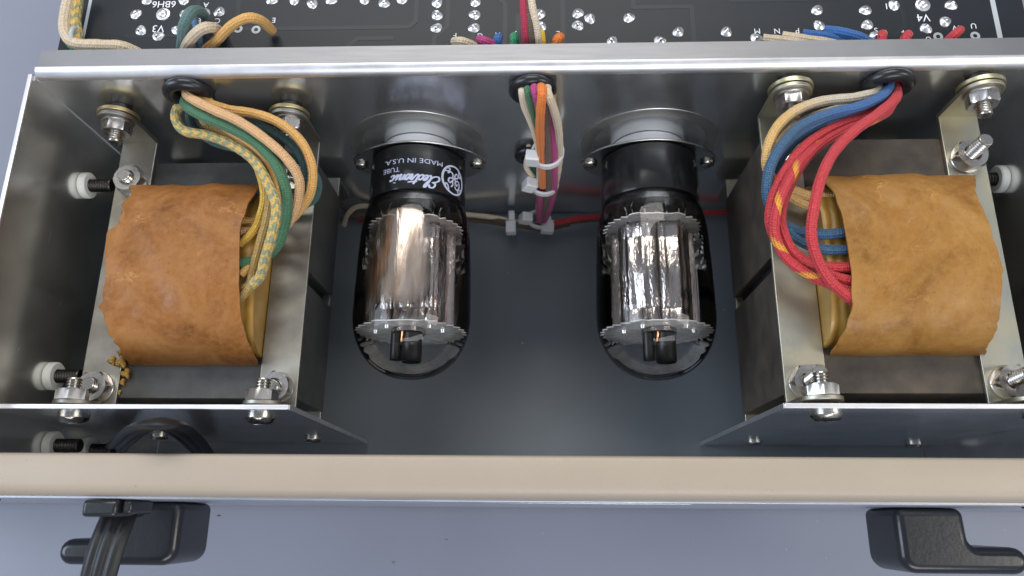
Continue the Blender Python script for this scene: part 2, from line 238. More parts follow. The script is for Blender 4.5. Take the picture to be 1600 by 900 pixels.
# tabletop: a blue grey mat with dust
x = N('blue_grey_mat')
c = x.mix(x.noise(0.012, 3), (0.205, 0.222, 0.272), (0.262, 0.275, 0.335))
c = x.mix(x.ramp(x.noise(2.5, 3, 0.7), [(0.35, 0), (0.7, 0.25)]), c, (0.14, 0.16, 0.22))
v = x.n('ShaderNodeTexVoronoi'); v.inputs['Scale'].default_value = 0.11; x.l(x.mm(), v.inputs['Vector'])
c = x.mix(x.ramp(v.outputs['Distance'], [(0.012, 0.8), (0.030, 0)]), c, (0.50, 0.50, 0.50))
v2 = x.n('ShaderNodeTexVoronoi'); v2.inputs['Scale'].default_value = 0.06; mp = x.n('ShaderNodeMapping'); mp.inputs['Location'].default_value = (7, 3, 0); mp.inputs['Scale'].default_value = (0.6, 1.5, 1)
x.l(x.mm(), mp.inputs['Vector']); x.l(mp.outputs[0], v2.inputs['Vector'])
c = x.mix(x.ramp(v2.outputs['Distance'], [(0.02, 1), (0.04, 0)]), c, (0.05, 0.05, 0.05))
m_mat = x.set(c, 0.42, 0); x.bump(x.noise(3.0, 3), 0.25, 0.1)
x = N('shaded_mat_grey')  # mat inside the chassis, its shade put into a darker grey
c = x.mix(x.noise(0.02, 3), (0.160, 0.185, 0.208), (0.190, 0.213, 0.236))
v = x.n('ShaderNodeTexVoronoi'); v.inputs['Scale'].default_value = 0.09; x.l(x.mm(), v.inputs['Vector'])
c = x.mix(x.ramp(v.outputs['Distance'], [(0.02, 0.9), (0.04, 0)]), c, (0.55, 0.54, 0.50))
for k_, (ang, off) in enumerate(((0.6, 3), (-0.9, 17), (1.9, 41))):
    mp = x.n('ShaderNodeMapping'); mp.inputs['Rotation'].default_value = (0, 0, ang); mp.inputs['Scale'].default_value = (0.05, 1.1, 1); mp.inputs['Location'].default_value = (off, off, 0)
    vv = x.n('ShaderNodeTexVoronoi'); vv.inputs['Scale'].default_value = 0.09; x.l(x.mm(), mp.inputs['Vector']); x.l(mp.outputs[0], vv.inputs['Vector'])
    c = x.mix(x.math('MULTIPLY', x.ramp(vv.outputs['Distance'], [(0.018, 0.45), (0.045, 0)]), x.ramp(x.noise(0.05+0.01*k_, 2), [(0.52, 0), (0.6, 1)])), c, (0.40, 0.42, 0.43))
m_shaded_mat = x.set(c, x.ramp(x.noise(0.03, 3), [(0.3, 0.30), (0.7, 0.42)]), 0); x.bump(x.noise(2.5, 3), 0.15, 0.06)

x = N('beige_paint')
c = x.mix(x.noise(0.05, 4), (0.350, 0.292, 0.225), (0.395, 0.332, 0.258))
c = x.mix(x.ramp(x.noise(1.3, 2), [(0.74, 0), (0.78, 0.8)]), c, (0.25, 0.16, 0.09))
m_beige = x.set(c, 0.38, 0.0); x.bump(x.noise(3.0, 4), 0.6, 0.12); x.bump(x.noise(0.15, 3, 0.5, (0.2, 1, 1)), 0.2, 0.3)
m_face = metal('grey_face_metal', (0.50, 0.52, 0.56), 0.42, 0.05, (0.05, 1, 1), False, 0.1)

x = N('circuit_board')
m_board = x.set(x.mix(x.noise(0.05, 4), (0.009, 0.013, 0.018), (0.015, 0.020, 0.026)), 0.45, 0, Specular_IOR_Level=0.3); x.bump(x.noise(1.5, 2), 0.1, 0.1)
x = N('board_trace'); m_trace = x.set((0.016, 0.022, 0.028), 0.42, 0, Specular_IOR_Level=0.3)
x = N('white_ink'); m_ink = x.set((0.78, 0.80, 0.83), 0.55, 0)
x = N('lavender_ink'); m_ink2 = x.set((0.56, 0.60, 0.78), 0.5, 0)
x = N('grey_ink'); m_inkg = x.set((0.42, 0.45, 0.47), 0.5, 0)
x = N('board_edge'); m_bedge = x.set((0.20, 0.21, 0.19), 0.5, 0)
x = N('black_rubber'); m_rubber = x.set((0.012, 0.013, 0.016), 0.30, 0); x.bump(x.noise(1.2, 3), 0.15, 0.1)
x = N('black_plastic'); m_plastic = x.set((0.013, 0.015, 0.018), 0.26, 0); x.bump(x.noise(0.7, 4), 0.22, 0.15)
x = N('cord_rubber'); m_cord = x.set((0.008, 0.0085, 0.010), 0.45, 0); x.bump(x.noise(0.9, 4), 0.25, 0.15)
x = N('hole_dark'); m_hole = x.set((0.004, 0.004, 0.005), 0.8, 0)
x = N('bakelite'); m_bake = x.set((0.010, 0.010, 0.011), 0.20, 0); x.bump(x.noise(0.8, 4), 0.15, 0.1)
x = N('nylon'); m_nylon = x.set((0.74, 0.75, 0.75), 0.35, 0, Subsurface_Weight=0.25, Subsurface_Scale=0.0012); x.bump(x.noise(0.8, 2), 0.2, 0.1)
x = N('white_ceramic'); m_ceramic = x.set((0.78, 0.79, 0.80), 0.3, 0)
x = N('white_washer'); m_wwash = x.set(x.mix(x.noise(0.5), (0.62, 0.64, 0.60), (0.75, 0.75, 0.70)), 0.45, 0)
x = N('mica'); m_mica = x.set(x.ramp(x.noise(0.35, 5, 0.7), [(0.3, (0.55, 0.54, 0.52)), (0.7, (0.92, 0.90, 0.87))]), 0.22, 0.0)
x = N('anode_nickel')
c = x.ramp(x.noise(0.10, 3, 0.5, (1, 0.12, 1)), [(0.30, (0.22, 0.19, 0.17)), (0.5, (0.50, 0.46, 0.44)), (0.68, (0.70, 0.60, 0.55))])
m_anode = x.set(c, 0.17, 1); x.bump(x.noise(0.35, 4, 0.6, (1, 0.22, 1)), 0.75, 1.0)
x = N('getter_flash')
c = x.ramp(x.noise(0.12, 3, 0.5, (1, 0.2, 1)), [(0.3, (0.36, 0.26, 0.19)), (0.55, (0.72, 0.60, 0.52)), (0.75, (0.55, 0.33, 0.15))])
x.set(c, 0.16, 1); x.bump(x.noise(0.4, 3, 0.5, (1, 0.12, 1)), 0.4, 0.6)
uv = x.n('ShaderNodeUVMap'); sep = x.n('ShaderNodeSeparateXYZ'); x.l(uv.outputs[0], sep.inputs[0])
def edge(sock, lo, hi): return x.ramp(sock, [(lo, 0), (hi, 1)])
du = x.math('ABSOLUTE', x.math('SUBTRACT', sep.outputs[0], 0.5)); dv = x.math('ABSOLUTE', x.math('SUBTRACT', sep.outputs[1], 0.5))
d = x.math('ADD', x.math('POWER', x.math('MULTIPLY', du, 2.0), 4.0), x.math('POWER', x.math('MULTIPLY', dv, 2.0), 4.0))
d = x.math('ADD', d, x.math('MULTIPLY', x.noise(0.13, 4), 0.55))
tr = x.n('ShaderNodeBsdfTransparent'); ms = x.n('ShaderNodeMixShader')
x.l(x.ramp(d, [(0.45, 0.08), (1.05, 1)]), ms.inputs[0]); x.l(x.b.outputs[0], ms.inputs[1]); x.l(tr.outputs[0], ms.inputs[2]); x.l(ms.outputs[0], x.out.inputs[0])
m_getter = x.m
x = N('copper_wire'); m_copper = x.set((0.75, 0.33, 0.14), 0.25, 1)
x = N('dark_cup'); m_cup = x.set((0.035, 0.033, 0.032), 0.33, 0.6)
# bulb glass: a clear shell that lets the light through and mirrors at grazing angles
x = N('bulb_glass')
gl = x.n('ShaderNodeBsdfGlossy'); gl.inputs['Roughness'].default_value = 0.02
tr = x.n('ShaderNodeBsdfTransparent'); tr.inputs[0].default_value = (0.985, 0.985, 0.98, 1)
fr = x.n('ShaderNodeFresnel'); fr.inputs['IOR'].default_value = 1.36
bp = x.n('ShaderNodeBump'); bp.inputs['Strength'].default_value = 0.06; bp.inputs['Distance'].default_value = 0.0006
x.l(x.noise(0.08, 2, 0.5, (1, 0.3, 1)), bp.inputs['Height']); x.l(bp.outputs[0], gl.inputs['Normal']); x.l(bp.outputs[0], fr.inputs['Normal'])
ms = x.n('ShaderNodeMixShader'); x.l(fr.outputs[0], ms.inputs[0]); x.l(tr.outputs[0], ms.inputs[1]); x.l(gl.outputs[0], ms.inputs[2]); x.l(ms.outputs[0], x.out.inputs[0])
m_glass = x.m

def cloth(name, col, col2=None, mode=None, grime=0.25, wax=0.0):
    """woven cloth insulation; UV is u once around, v along the wire in mm"""
    x = N(name)
    uv = x.n('ShaderNodeUVMap'); sep = x.n('ShaderNodeSeparateXYZ'); x.l(uv.outputs[0], sep.inputs[0])
    u, v = sep.outputs[0], sep.outputs[1]
    TAU = 2*math.pi; jit = x.math('MULTIPLY', x.noise(0.9, 3), 7.0)
    a = x.math('SINE', x.math('ADD', x.math('MULTIPLY', u, TAU*5), x.math('ADD', x.math('MULTIPLY', v, TAU/1.25), jit)))
    b = x.math('SINE', x.math('SUBTRACT', x.math('MULTIPLY', u, TAU*5), x.math('ADD', x.math('MULTIPLY', v, TAU/1.25), jit)))
    weave = x.math('MULTIPLY_ADD', x.math('MULTIPLY', a, b), 0.5, 0.5)
    fuzz = x.noise(3.0, 4, 0.7)
    base = col
    if mode == 'chevron':
        tri = x.math('PINGPONG', x.math('MULTIPLY', u, 4.0), 0.5)
        ph = x.math('FRACT', x.math('ADD', x.math('MULTIPLY_ADD', v, 0.30, x.math('MULTIPLY', x.noise(0.7, 4), 1.5)), tri))
        base = x.mix(x.ramp(ph, [(0.44, 0), (0.56, 1)]), col, col2)
    elif mode == 'spiral':
        ph = x.math('FRACT', x.math('ADD', x.math('MULTIPLY', v, 0.085), u))
        base = x.mix(x.ramp(x.math('ADD', ph, x.math('MULTIPLY', weave, 0.12)), [(0.78, 0), (0.90, 1)]), col, col2)
    elif mode == 'fade':
        base = x.mix(x.ramp(x.math('ADD', x.math('MULTIPLY', v, 0.012), x.math('MULTIPLY', fuzz, 0.15)), [(0.42, 0), (0.62, 1)]), col, col2)
    c = x.mix(x.ramp(weave, [(0.0, 0.55), (0.5, 0)]), base, [k*0.42 for k in (col2 if (mode == 'spiral' and False) else col)])
    c = x.mix(x.ramp(x.noise(0.8, 4, 0.7), [(0.58, 0), (0.72, grime)]), c, (0.03, 0.025, 0.02))
    c = x.mix(x.ramp(fuzz, [(0.5, 0), (0.8, 0.30)]), c, [min(1, k*1.4+0.05) for k in col])
    x.set(c, 0.75 if not wax else 0.42, 0)
    x.b.inputs['Sheen Weight'].default_value = 0.12
    x.bump(weave, 0.9, 0.32); x.bump(fuzz, 0.35, 0.12)
    return x.m
CREAM = (0.66, 0.54, 0.38); PEACH = (0.70, 0.42, 0.20); ORYEL = (0.74, 0.41, 0.12); YEL = (0.74, 0.46, 0.06); OCHRE = (0.42, 0.27, 0.08)
GREEN = (0.055, 0.17, 0.085); TEAL = (0.035, 0.10, 0.095); BLUE = (0.035, 0.13, 0.34); DBLUE = (0.035, 0.11, 0.20); RED = (0.58, 0.032, 0.042)
MAG = (0.46, 0.045, 0.20); BROWN = (0.13, 0.085, 0.06); ORANGE = (0.80, 0.21, 0.03)
W = dict(
 cream=cloth('cream_cloth', CREAM), peach=cloth('peach_cloth', PEACH), oryel=cloth('amber_cloth', ORYEL), yellow=cloth('yellow_cloth', YEL, wax=1),
 ochre=cloth('ochre_cloth', OCHRE, wax=1), green=cloth('green_cloth', GREEN), teal=cloth('teal_cloth', TEAL, grime=0.5), blue=cloth('blue_cloth', BLUE, DBLUE, 'fade', 0.6, 1),
 red=cloth('red_cloth', RED, grime=0.6, wax=1), mag=cloth('magenta_cloth', MAG), brown=cloth('brown_cloth', BROWN, grime=0.1), orange=cloth('orange_cloth', ORANGE, grime=0.05),
 stripe=cloth('yellow_green_cloth', (0.68, 0.44, 0.11), (0.24, 0.30, 0.19), 'chevron'), redyel=cloth('red_yellow_cloth', RED, (0.80, 0.36, 0.03), 'spiral', 0.4, 1),
 creamyel=cloth('cream_to_yellow_cloth', (0.62, 0.55, 0.42), (0.70, 0.42, 0.13), 'fade', 0.35), palecream=cloth('pale_cream_cloth', (0.74, 0.62, 0.46), grime=0.05),
 board_blue=cloth('bright_blue_cloth', (0.03, 0.13, 0.38)), steel_blue=cloth('steel_blue_cloth', (0.10, 0.24, 0.42)), greyteal=cloth('grey_teal_cloth', (0.10, 0.19, 0.18)),
 jgreen=cloth('leaf_green_cloth', (0.03, 0.30, 0.13)), lemon=cloth('lemon_cloth', (0.85, 0.55, 0.03)), crimson=cloth('crimson_cloth', (0.42, 0.025, 0.07)))

# ------------------------------------------------------------------ mesh helpers (mm)
class MB:
    def __init__(s): s.v = []; s.f = []; s.uv = []
    def add(s, vs, fs, uvs=None):
        k = len(s.v); s.v += [tuple(q) for q in vs]; s.f += [tuple(i+k for i in f) for f in fs]
        s.uv += uvs if uvs else [None]*len(fs); return s
    def box(s, x0, x1, y0, y1, z0, z1):
        return s.add([(x0,y0,z0),(x1,y0,z0),(x1,y1,z0),(x0,y1,z0),(x0,y0,z1),(x1,y0,z1),(x1,y1,z1),(x0,y1,z1)],
                     [(0,3,2,1),(4,5,6,7),(0,1,5,4),(1,2,6,5),(2,3,7,6),(3,0,4,7)])
    def prism(s, poly, axis, a, b):
        """poly: 2D points in the two other axes (xyz order), extruded along axis"""
        def P(q, h):
            return {'x': (h, q[0], q[1]), 'y': (q[0], h, q[1]), 'z': (q[0], q[1], h)}[axis]
        n = len(poly); vs = [P(q, a) for q in poly]+[P(q, b) for q in poly]
        fs = [(i, (i+1) % n, n+(i+1) % n, n+i) for i in range(n)]+[tuple(range(n-1, -1, -1)), tuple(range(n, 2*n))]
        return s.add(vs, fs)
    def lathe(s, prof, axis='z', n=32, c=(0, 0, 0), closed=False, rfun=None, a0=0, a1=None):
        """prof: (radius, height) pairs turned about an axis through c"""
        vs = []; fs = []; uvs = []; m = len(prof)
        full = a1 is None; cols = n if full else n+1; span = 2*math.pi if full else a1-a0
        for j in range(cols):
            t = a0+span*j/n; ca, sa = math.cos(t), math.sin(t)
            for i, (r, h) in enumerate(prof):
                rr = r*(rfun(t, h) if rfun else 1)
                p = {'z': (rr*ca, rr*sa, h), 'y': (rr*sa, h, rr*ca), 'x': (h, rr*ca, rr*sa)}[axis]
                vs.append((p[0]+c[0], p[1]+c[1], p[2]+c[2]))
        for j in range(n):
            j2 = (j+1) % cols
            for i in range(m if closed else m-1):
                i2 = (i+1) % m
                fs.append((j*m+i, j2*m+i, j2*m+i2, j*m+i2)); uvs.append([(j/n, i/(m-1)), ((j+1)/n, i/(m-1)), ((j+1)/n, (i+1)/(m-1)), (j/n, (i+1)/(m-1))])
        return s.add(vs, fs, uvs)
    def sweep(s, path, r, n=12, section=None, wobble=0.0, step=1.2, taper=None, flat=None):
        pts = catmull([Vector(q) for q in path], step); m = len(pts)
        L = [0]
        for i in range(1, m): L.append(L[-1]+(pts[i]-pts[i-1]).length)
        T = [(pts[min(i+1, m-1)]-pts[max(i-1, 0)]).normalized() for i in range(m)]
        up = Vector((0, 0, 1)) if abs(T[0].z) < 0.9 else Vector((1, 0, 0))
        if flat: up = Vector(flat)
        nrm = (up-T[0]*up.dot(T[0])).normalized(); vs = []
        sec = section or [(math.cos(2*math.pi*k/n), math.sin(2*math.pi*k/n)) for k in range(n)]
        n = len(sec)
        for i in range(m):
            if flat: nrm = Vector(flat)
            nrm = (nrm-T[i]*nrm.dot(T[i])).normalized(); bi = T[i].cross(nrm)
            rr = r*(1+wobble*math.sin(L[i]*0.9+r*7)*0.5+wobble*math.sin(L[i]*2.3)*0.3)
            if taper: rr *= taper(L[i]/L[-1])
            for a, b in sec: vs.append(pts[i]+nrm*a*rr+bi*b*rr)
        fs = []; uvs = []
        for i in range(m-1):
            for k in range(n):
                k2 = (k+1) % n
                fs.append((i*n+k, i*n+k2, (i+1)*n+k2, (i+1)*n+k)); uvs.append([(k/n, L[i]), ((k+1)/n, L[i]), ((k+1)/n, L[i+1]), (k/n, L[i+1])])
        fs += [tuple(range(n-1, -1, -1)), tuple(range((m-1)*n, m*n))]; uvs += [None, None]
        return s.add(vs, fs, uvs)
    def mesh(s, name, mat, smooth=False, origin=(0, 0, 0), angle=35):
        me = bpy.data.meshes.new(name); ox, oy, oz = origin
        me.from_pydata([((a-ox)*S, (b-oy)*S, (c-oz)*S) for a, b, c in s.v], [], s.f)
        if any(s.uv):
            ul = me.uv_layers.new(name='UVMap'); li = 0
            for f, q in zip(s.f, s.uv):
                for k in range(len(f)):
                    if q: ul.data[li].uv = q[k]
                    li += 1
        me.materials.append(mat)
        bm = bmesh.new(); bm.from_mesh(me); bmesh.ops.recalc_face_normals(bm, faces=bm.faces); bm.to_mesh(me); bm.free()
        if smooth:
            me.polygons.foreach_set('use_smooth', [True]*len(me.polygons)); me.set_sharp_from_angle(angle=math.radians(angle))
        return me
    def obj(s, name, mat, parent=None, bevel=0, smooth=False, seg=2, angle=35):
        """one mesh object; coordinates stay in place whatever the parent's origin"""
        org = tuple(parent['_org']) if parent is not None and '_org' in parent else (0, 0, 0)
        o = bpy.data.objects.new(name, s.mesh(name, mat, smooth, org, angle)); C.objects.link(o)
        if parent is not None: o.parent = parent; o['_org'] = org
        if bevel: bev(o, bevel, seg)
        return o
def bev(o, w, seg=2):
    m = o.modifiers.new('bevel', 'BEVEL'); m.width = w*S; m.segments = seg; m.limit_method = 'ANGLE'; m.angle_limit = math.radians(32); m.harden_normals = False
    for p in o.data.polygons: p.use_smooth = True
    o.data.set_sharp_from_angle(angle=math.radians(60))
def catmull(P, step):
    out = []; Q = [P[0]*2-P[1]]+P+[P[-1]*2-P[-2]]
    for i in range(1, len(Q)-2):
        a, b, c, d = Q[i-1:i+3]; n = max(2, int((c-b).length/step))
        for k in range(n):
            t = k/n; out.append(0.5*((2*b)+(c-a)*t+(2*a-5*b+4*c-d)*t*t+(3*b-a-3*c+d)*t**3))
    out.append(P[-1]); return out
def tag(o, label=None, cat=None, group=None, kind=None):
    for k, v in (('label', label), ('category', cat), ('group', group), ('kind', kind)):
        if v: o[k] = v
    return o
def thing(name, loc, label, cat, group=None):
    o = bpy.data.objects.new(name, None); C.objects.link(o); o.location = Vector(loc)*S; o.empty_display_size = 0.005; o['_org'] = loc
    return tag(o, label, cat, group)
def put(name, mesh, parent, loc, rot=(0, 0, 0), scale=None):
    """link an instance of a shared mesh (modelled round its own origin) as a part"""
    org = Vector(parent['_org']) if parent is not None and '_org' in parent else Vector((0, 0, 0))
    o = bpy.data.objects.new(name, mesh); C.objects.link(o); o.parent = parent
    o.location = (Vector(loc)-org)*S; o.rotation_euler = rot
    if scale: o.scale = scale
    o['_org'] = tuple(loc)
    return o
def hexa(r, n=6, off=0): return [(r*math.cos(2*math.pi*k/n+off), r*math.sin(2*math.pi*k/n+off)) for k in range(n)]

# shared hardware meshes, axis along +z from the seat
def nut_mesh(af, h, hole):
    b = MB(); r = af/2/math.cos(math.pi/6); n = 36; prof = []
    def hr(t):  # hexagon radius at angle t
        k = (t % (math.pi/3))-math.pi/6
        return (af/2)/math.cos(k)
    rows = []
    for z, lim in ((0, None), (h-0.5, None), (h, af/2*1.02)):
        rows.append([(min(hr(2*math.pi*j/n), lim or 99)*math.cos(2*math.pi*j/n), min(hr(2*math.pi*j/n), lim or 99)*math.sin(2*math.pi*j/n), z) for j in range(n)])
    for z, r_ in ((h, hole+0.55), (h-0.7, hole), (0, hole)):
        rows.append([(r_*math.cos(2*math.pi*j/n), r_*math.sin(2*math.pi*j/n), z) for j in range(n)])
    vs = [q for row in rows for q in row]; R_ = len(rows)
    fs = [(i*n+j, i*n+(j+1) % n, ((i+1) % R_)*n+(j+1) % n, ((i+1) % R_)*n+j) for i in range(R_) for j in range(n)]
    return b.add(vs, fs).mesh('nut', m_nut, True, angle=28)
def stud_mesh(r, h, mat, name='stud', pitch=0.85):
    prof = [(0, 0)]; z = 0
    prof.append((r, 0))
    while z < h-0.8:
        prof += [(r, z+0.1), (r*0.84, z+pitch*0.5), (r, z+pitch*0.9)]; z += pitch
    prof += [(r*0.95, z+0.25), (r*0.86, z+0.4), (0, z+0.4)]
    return MB().lathe(prof, 'z', 20).mesh(name, mat, True, angle=26)
def washer_mesh(r, h, mat, hole=2.0, n=36):
    return MB().lathe([(hole, 0), (r-0.15, 0), (r, 0.15), (r, h-0.15), (r-0.15, h), (hole, h)], 'z', n, closed=True).mesh('washer', mat, True)
def screwhead_mesh(r, h, mat):
    """slotted pan head"""
    b = MB(); w = r*0.13; prof = []
    bm = bmesh.new()
    pr = [(r, 0), (r, h*0.25), (r*0.93, h*0.62), (r*0.72, h*0.88), (r*0.4, h), ]
    b.lathe(pr, 'z', 32); k = len(b.v)
    # crown split by the slot
    b.v.append((0, 0, h*0.62)); 
    top = [j*len(pr)+len(pr)-1 for j in range(32)]
    b.f += [(top[j], top[(j+1) % 32], k) for j in range(32)]; b.uv += [None]*32
    b.box(-r*0.9, -w, -0.01, 0.01, 0, 0.01)
    return b.mesh('screw', mat, True, angle=50)
def slotted(r, h, mat):
    """dome head cut by a slot, built as two half domes over a floor disc"""
    b = MB(); w = r*0.14
    for sgn in (1, -1):
        vs = []; fs = []; nx, ny = 14, 7
        for i in range(ny+1):
            yy = w+(r-w)*i/ny
            half = math.sqrt(max(r*r-yy*yy, 0.0))
            for j in range(nx+1):
                xx = -half+2*half*j/nx; d = min(1, math.hypot(xx, yy)/r)
                vs.append((xx, sgn*yy, h*(0.35+0.65*math.sqrt(max(0, 1-d**3)))))
        for i in range(ny):
            for j in range(nx): fs.append((i*(nx+1)+j, i*(nx+1)+j+1, (i+1)*(nx+1)+j+1, (i+1)*(nx+1)+j))
        k = len(vs); half = math.sqrt(r*r-w*w)
        for j in range(nx+1): vs.append((-half+2*half*j/nx, sgn*w, 0))
        fs += [(j, j+1, k+j+1, k+j) for j in range(nx)]
        b.add(vs, fs)
    b.lathe([(r, 0), (r, h*0.36)], 'z', 32)
    b.lathe([(0, h*0.30), (r*0.98, h*0.30)], 'z', 32)
    return b.mesh('screw', mat, True, angle=50)
NUT = nut_mesh(8.6, 3.4, 2.05); NUT_S = nut_mesh(7.8, 3.0, 2.0)
STUD = stud_mesh(2.05, 5.2, m_screw); STUD_L = stud_mesh(2.1, 9.5, m_screw)
WASHER = washer_mesh(4.9, 0.8, m_nut, 2.1); GWASHER = washer_mesh(6.2, 1.3, m_goldwash, 2.1)
GWASHER_R = washer_mesh(6.4, 1.3, metal('pale_gold_washer', (0.60, 0.56, 0.36), 0.36, 0.15), 2.1)
SLEEVE = MB().lathe([(2.2, 0), (3.4, 0), (3.4, 2.7), (2.2, 2.7)], 'z', 24, closed=True).mesh('sleeve', m_dark_screw, True)
HEAD = slotted(4.2, 2.6, m_screw); HEAD_S = slotted(3.0, 1.9, m_screw); HEAD_XS = slotted(2.7, 1.6, m_screw)
PX = math.radians(90)   # turns +z to -y
RX_OUT = (PX, 0, 0)     # axis towards -y
RX_IN = (-PX, 0, 0)     # axis towards +y

# ------------------------------------------------------------------ the setting
H = 109.4
tag(MB().add([(-900,-700,0),(900,-700,0),(900,900,0),(-900,900,0)], [(0,1,2,3)]).obj('tabletop', m_mat), kind='structure')

# ------------------------------------------------------------------ chassis
XL, XR, CX = -150.6, 147.0, -1.8
ch = thing('amplifier_chassis', (CX, 0, 0.5), 'polished aluminium chassis wall across behind both tubes with a folded grey flange', 'chassis')
# centre wall: upright with a rounded fold into a top flange
def wall_profile():
    o = [(0, 1.0)]; r = 2.9
    for k in range(9):
        a = math.radians(90*k/8); o.append((r-r*math.cos(a), H-r+r*math.sin(a)))
    o += [(8.6, H), (8.6, H-1.5)]
    r2 = 1.4
    for k in range(5):
        a = math.radians(90-90*k/4); o.append((r-r2*math.cos(a), H-r+r2*math.sin(a)))
    o.append((1.5, 1.0)); return o
wp = wall_profile()
MB().prism(wp[:2]+[(1.5, H-2.9), (1.5, 1.0)], 'x', XL+0.4, XR).obj('centre_wall', m_alu, ch)
fold = wp[1:10]+[(2.9, H-1.5)]+[(1.5, H-2.9)]
MB().prism(fold, 'x', XL+0.9, XR).obj('folded_edge', m_alu_edge, ch, smooth=True)
MB().prism([(2.9, H), (8.6, H), (8.6, H-1.5), (2.9, H-1.5)], 'x', XL+1.8, XR).obj('top_flange', m_flange, ch)
MB().box(XL-1.1, XL, -108.8, 1.0, 1, H-1.2).obj('side_wall', m_alu_side, ch)
MB().box(XL-1.25, XL+0.1, -108.8, 1.0, H-1.2, H-0.5).obj('side_wall_edge', m_alu_edge, ch, bevel=0.25)
MB().box(XR, XR+1.1, -108.8, 1.0, 1, H-1.2).obj('side_wall', m_alu_side, ch)
MB().box(XR-0.1, XR+1.25, -108.8, 1.0, H-1.2, H-0.5).obj('side_wall_edge', m_alu_edge, ch, bevel=0.25)
# added grey sheet over the table, coloured as the mat in the chassis shade
MB().box(XL+0.2, XR-0.2, -108.8, -0.6, 0.5, 1.2).obj('shaded_mat_sheet', m_shaded_mat, ch)
# screws with white washers through the side walls
BOLT = stud_mesh(2.1, 9.5, m_dark_screw, 'screw_shank'); WW = MB().lathe([(2.2, 0), (4.0, 0), (4.3, 0.4), (4.3, 2.2), (3.9, 2.6), (2.2, 2.6)], 'z', 32, closed=True).mesh('spacer', m_wwash, True)
for (y, z, l) in ((-20.3, 75.9, 1), (-83.9, 74.8, 1), (-104.4, 69, 1), (-104.2, 50, 0)):
    sp = put('spacer', WW, ch, (XL+0.1, y, z), (0, PX, 0))
    put('screw_shank', BOLT, sp, (XL+0.2, y, z), (0, 0, 0))
for (y, z) in ((-21.1, 77.8), (-84, 77)):
    sp = put('spacer', WW, ch, (XR-0.1, y, z), (0, -PX, 0))
    put('screw_shank', BOLT, sp, (XR-0.2, y, z), (0, 0, 0))

# faceplate seen edge on
fp = thing('faceplate', (0, -115, 1), 'long beige painted front panel seen edge on, crossing the whole picture below the transformers', 'panel')
prof = [(-110.0, 106.0), (-109.7, 108.6), (-110.1, 109.2), (-110.7, 109.4), (-117.2, 109.4), (-118.3, 109.15), (-119.4, 108.4), (-120.1, 107.2), (-120.2, 105.4)]
MB().prism(prof, 'x', -260, 260).obj('beige_lip', m_beige, fp, smooth=True, angle=50)
MB().box(-260, 260, -120.9, -118.9, 2, 105.4).obj('front_face', m_face, fp, bevel=0.3)
MB().box(-260, 260, -118.85, -110.2, 100, 105.9).obj('inner_rib', m_alu, fp)
MB().box(-14, 38, -121.1, -120.9, 102.5, 104.4).obj('nameplate', m_retainer, fp, bevel=0.2)
for a, b in ((-240, -142), (122, 240)): MB().box(a, b, -121.3, -120.9, 98, 103.8).obj('groove', m_hole, fp)

# mounting plates
def mount_plate(x0, x1, top, label, studs, lows):
    t = thing('mounting_plate', ((x0+x1)/2, -96.6, 1), label, 'metal plate', 'mounting plates in front of the transformers')
    MB().box(x0, x1, -97.2, -96, 1.7, top-0.25).obj('plate', m_alu, t)
    MB().box(x0, x1, -97.25, -95.95, top-0.25, top+0.2).obj('top_edge', m_alu_edge, t, bevel=0.15)
    e = x1+0.12 if x1 < 0 else x0-0.12
    MB().box(e-0.14, e+0.14, -97.25, -95.95, 1.7, top-0.3).obj('side_edge', m_alu_edge, t)
    for x, z in studs: put('screw', HEAD, t, (x, -97.2, z), (PX, random.uniform(-0.3, 0.3), 0))
    for x, z in lows: put('screw', HEAD_S, t, (x, -97.2, z), (PX, random.uniform(-0.25, 0.25), 0))
    return t
mount_plate(XL+0.3, -67.0, 99.3, 'thin upright aluminium plate in front of the left transformer, just behind the black cord loop', [(-133.5, 86.5), (-79, 86.5)], [(-136, 30), (-82, 24)])
mount_plate(63.0, XR-0.3, 105.2, 'thin upright aluminium plate in front of the right transformer, corner near the right tube', [(76, 98), (131, 98)], [(78, 20), (137, 16)])

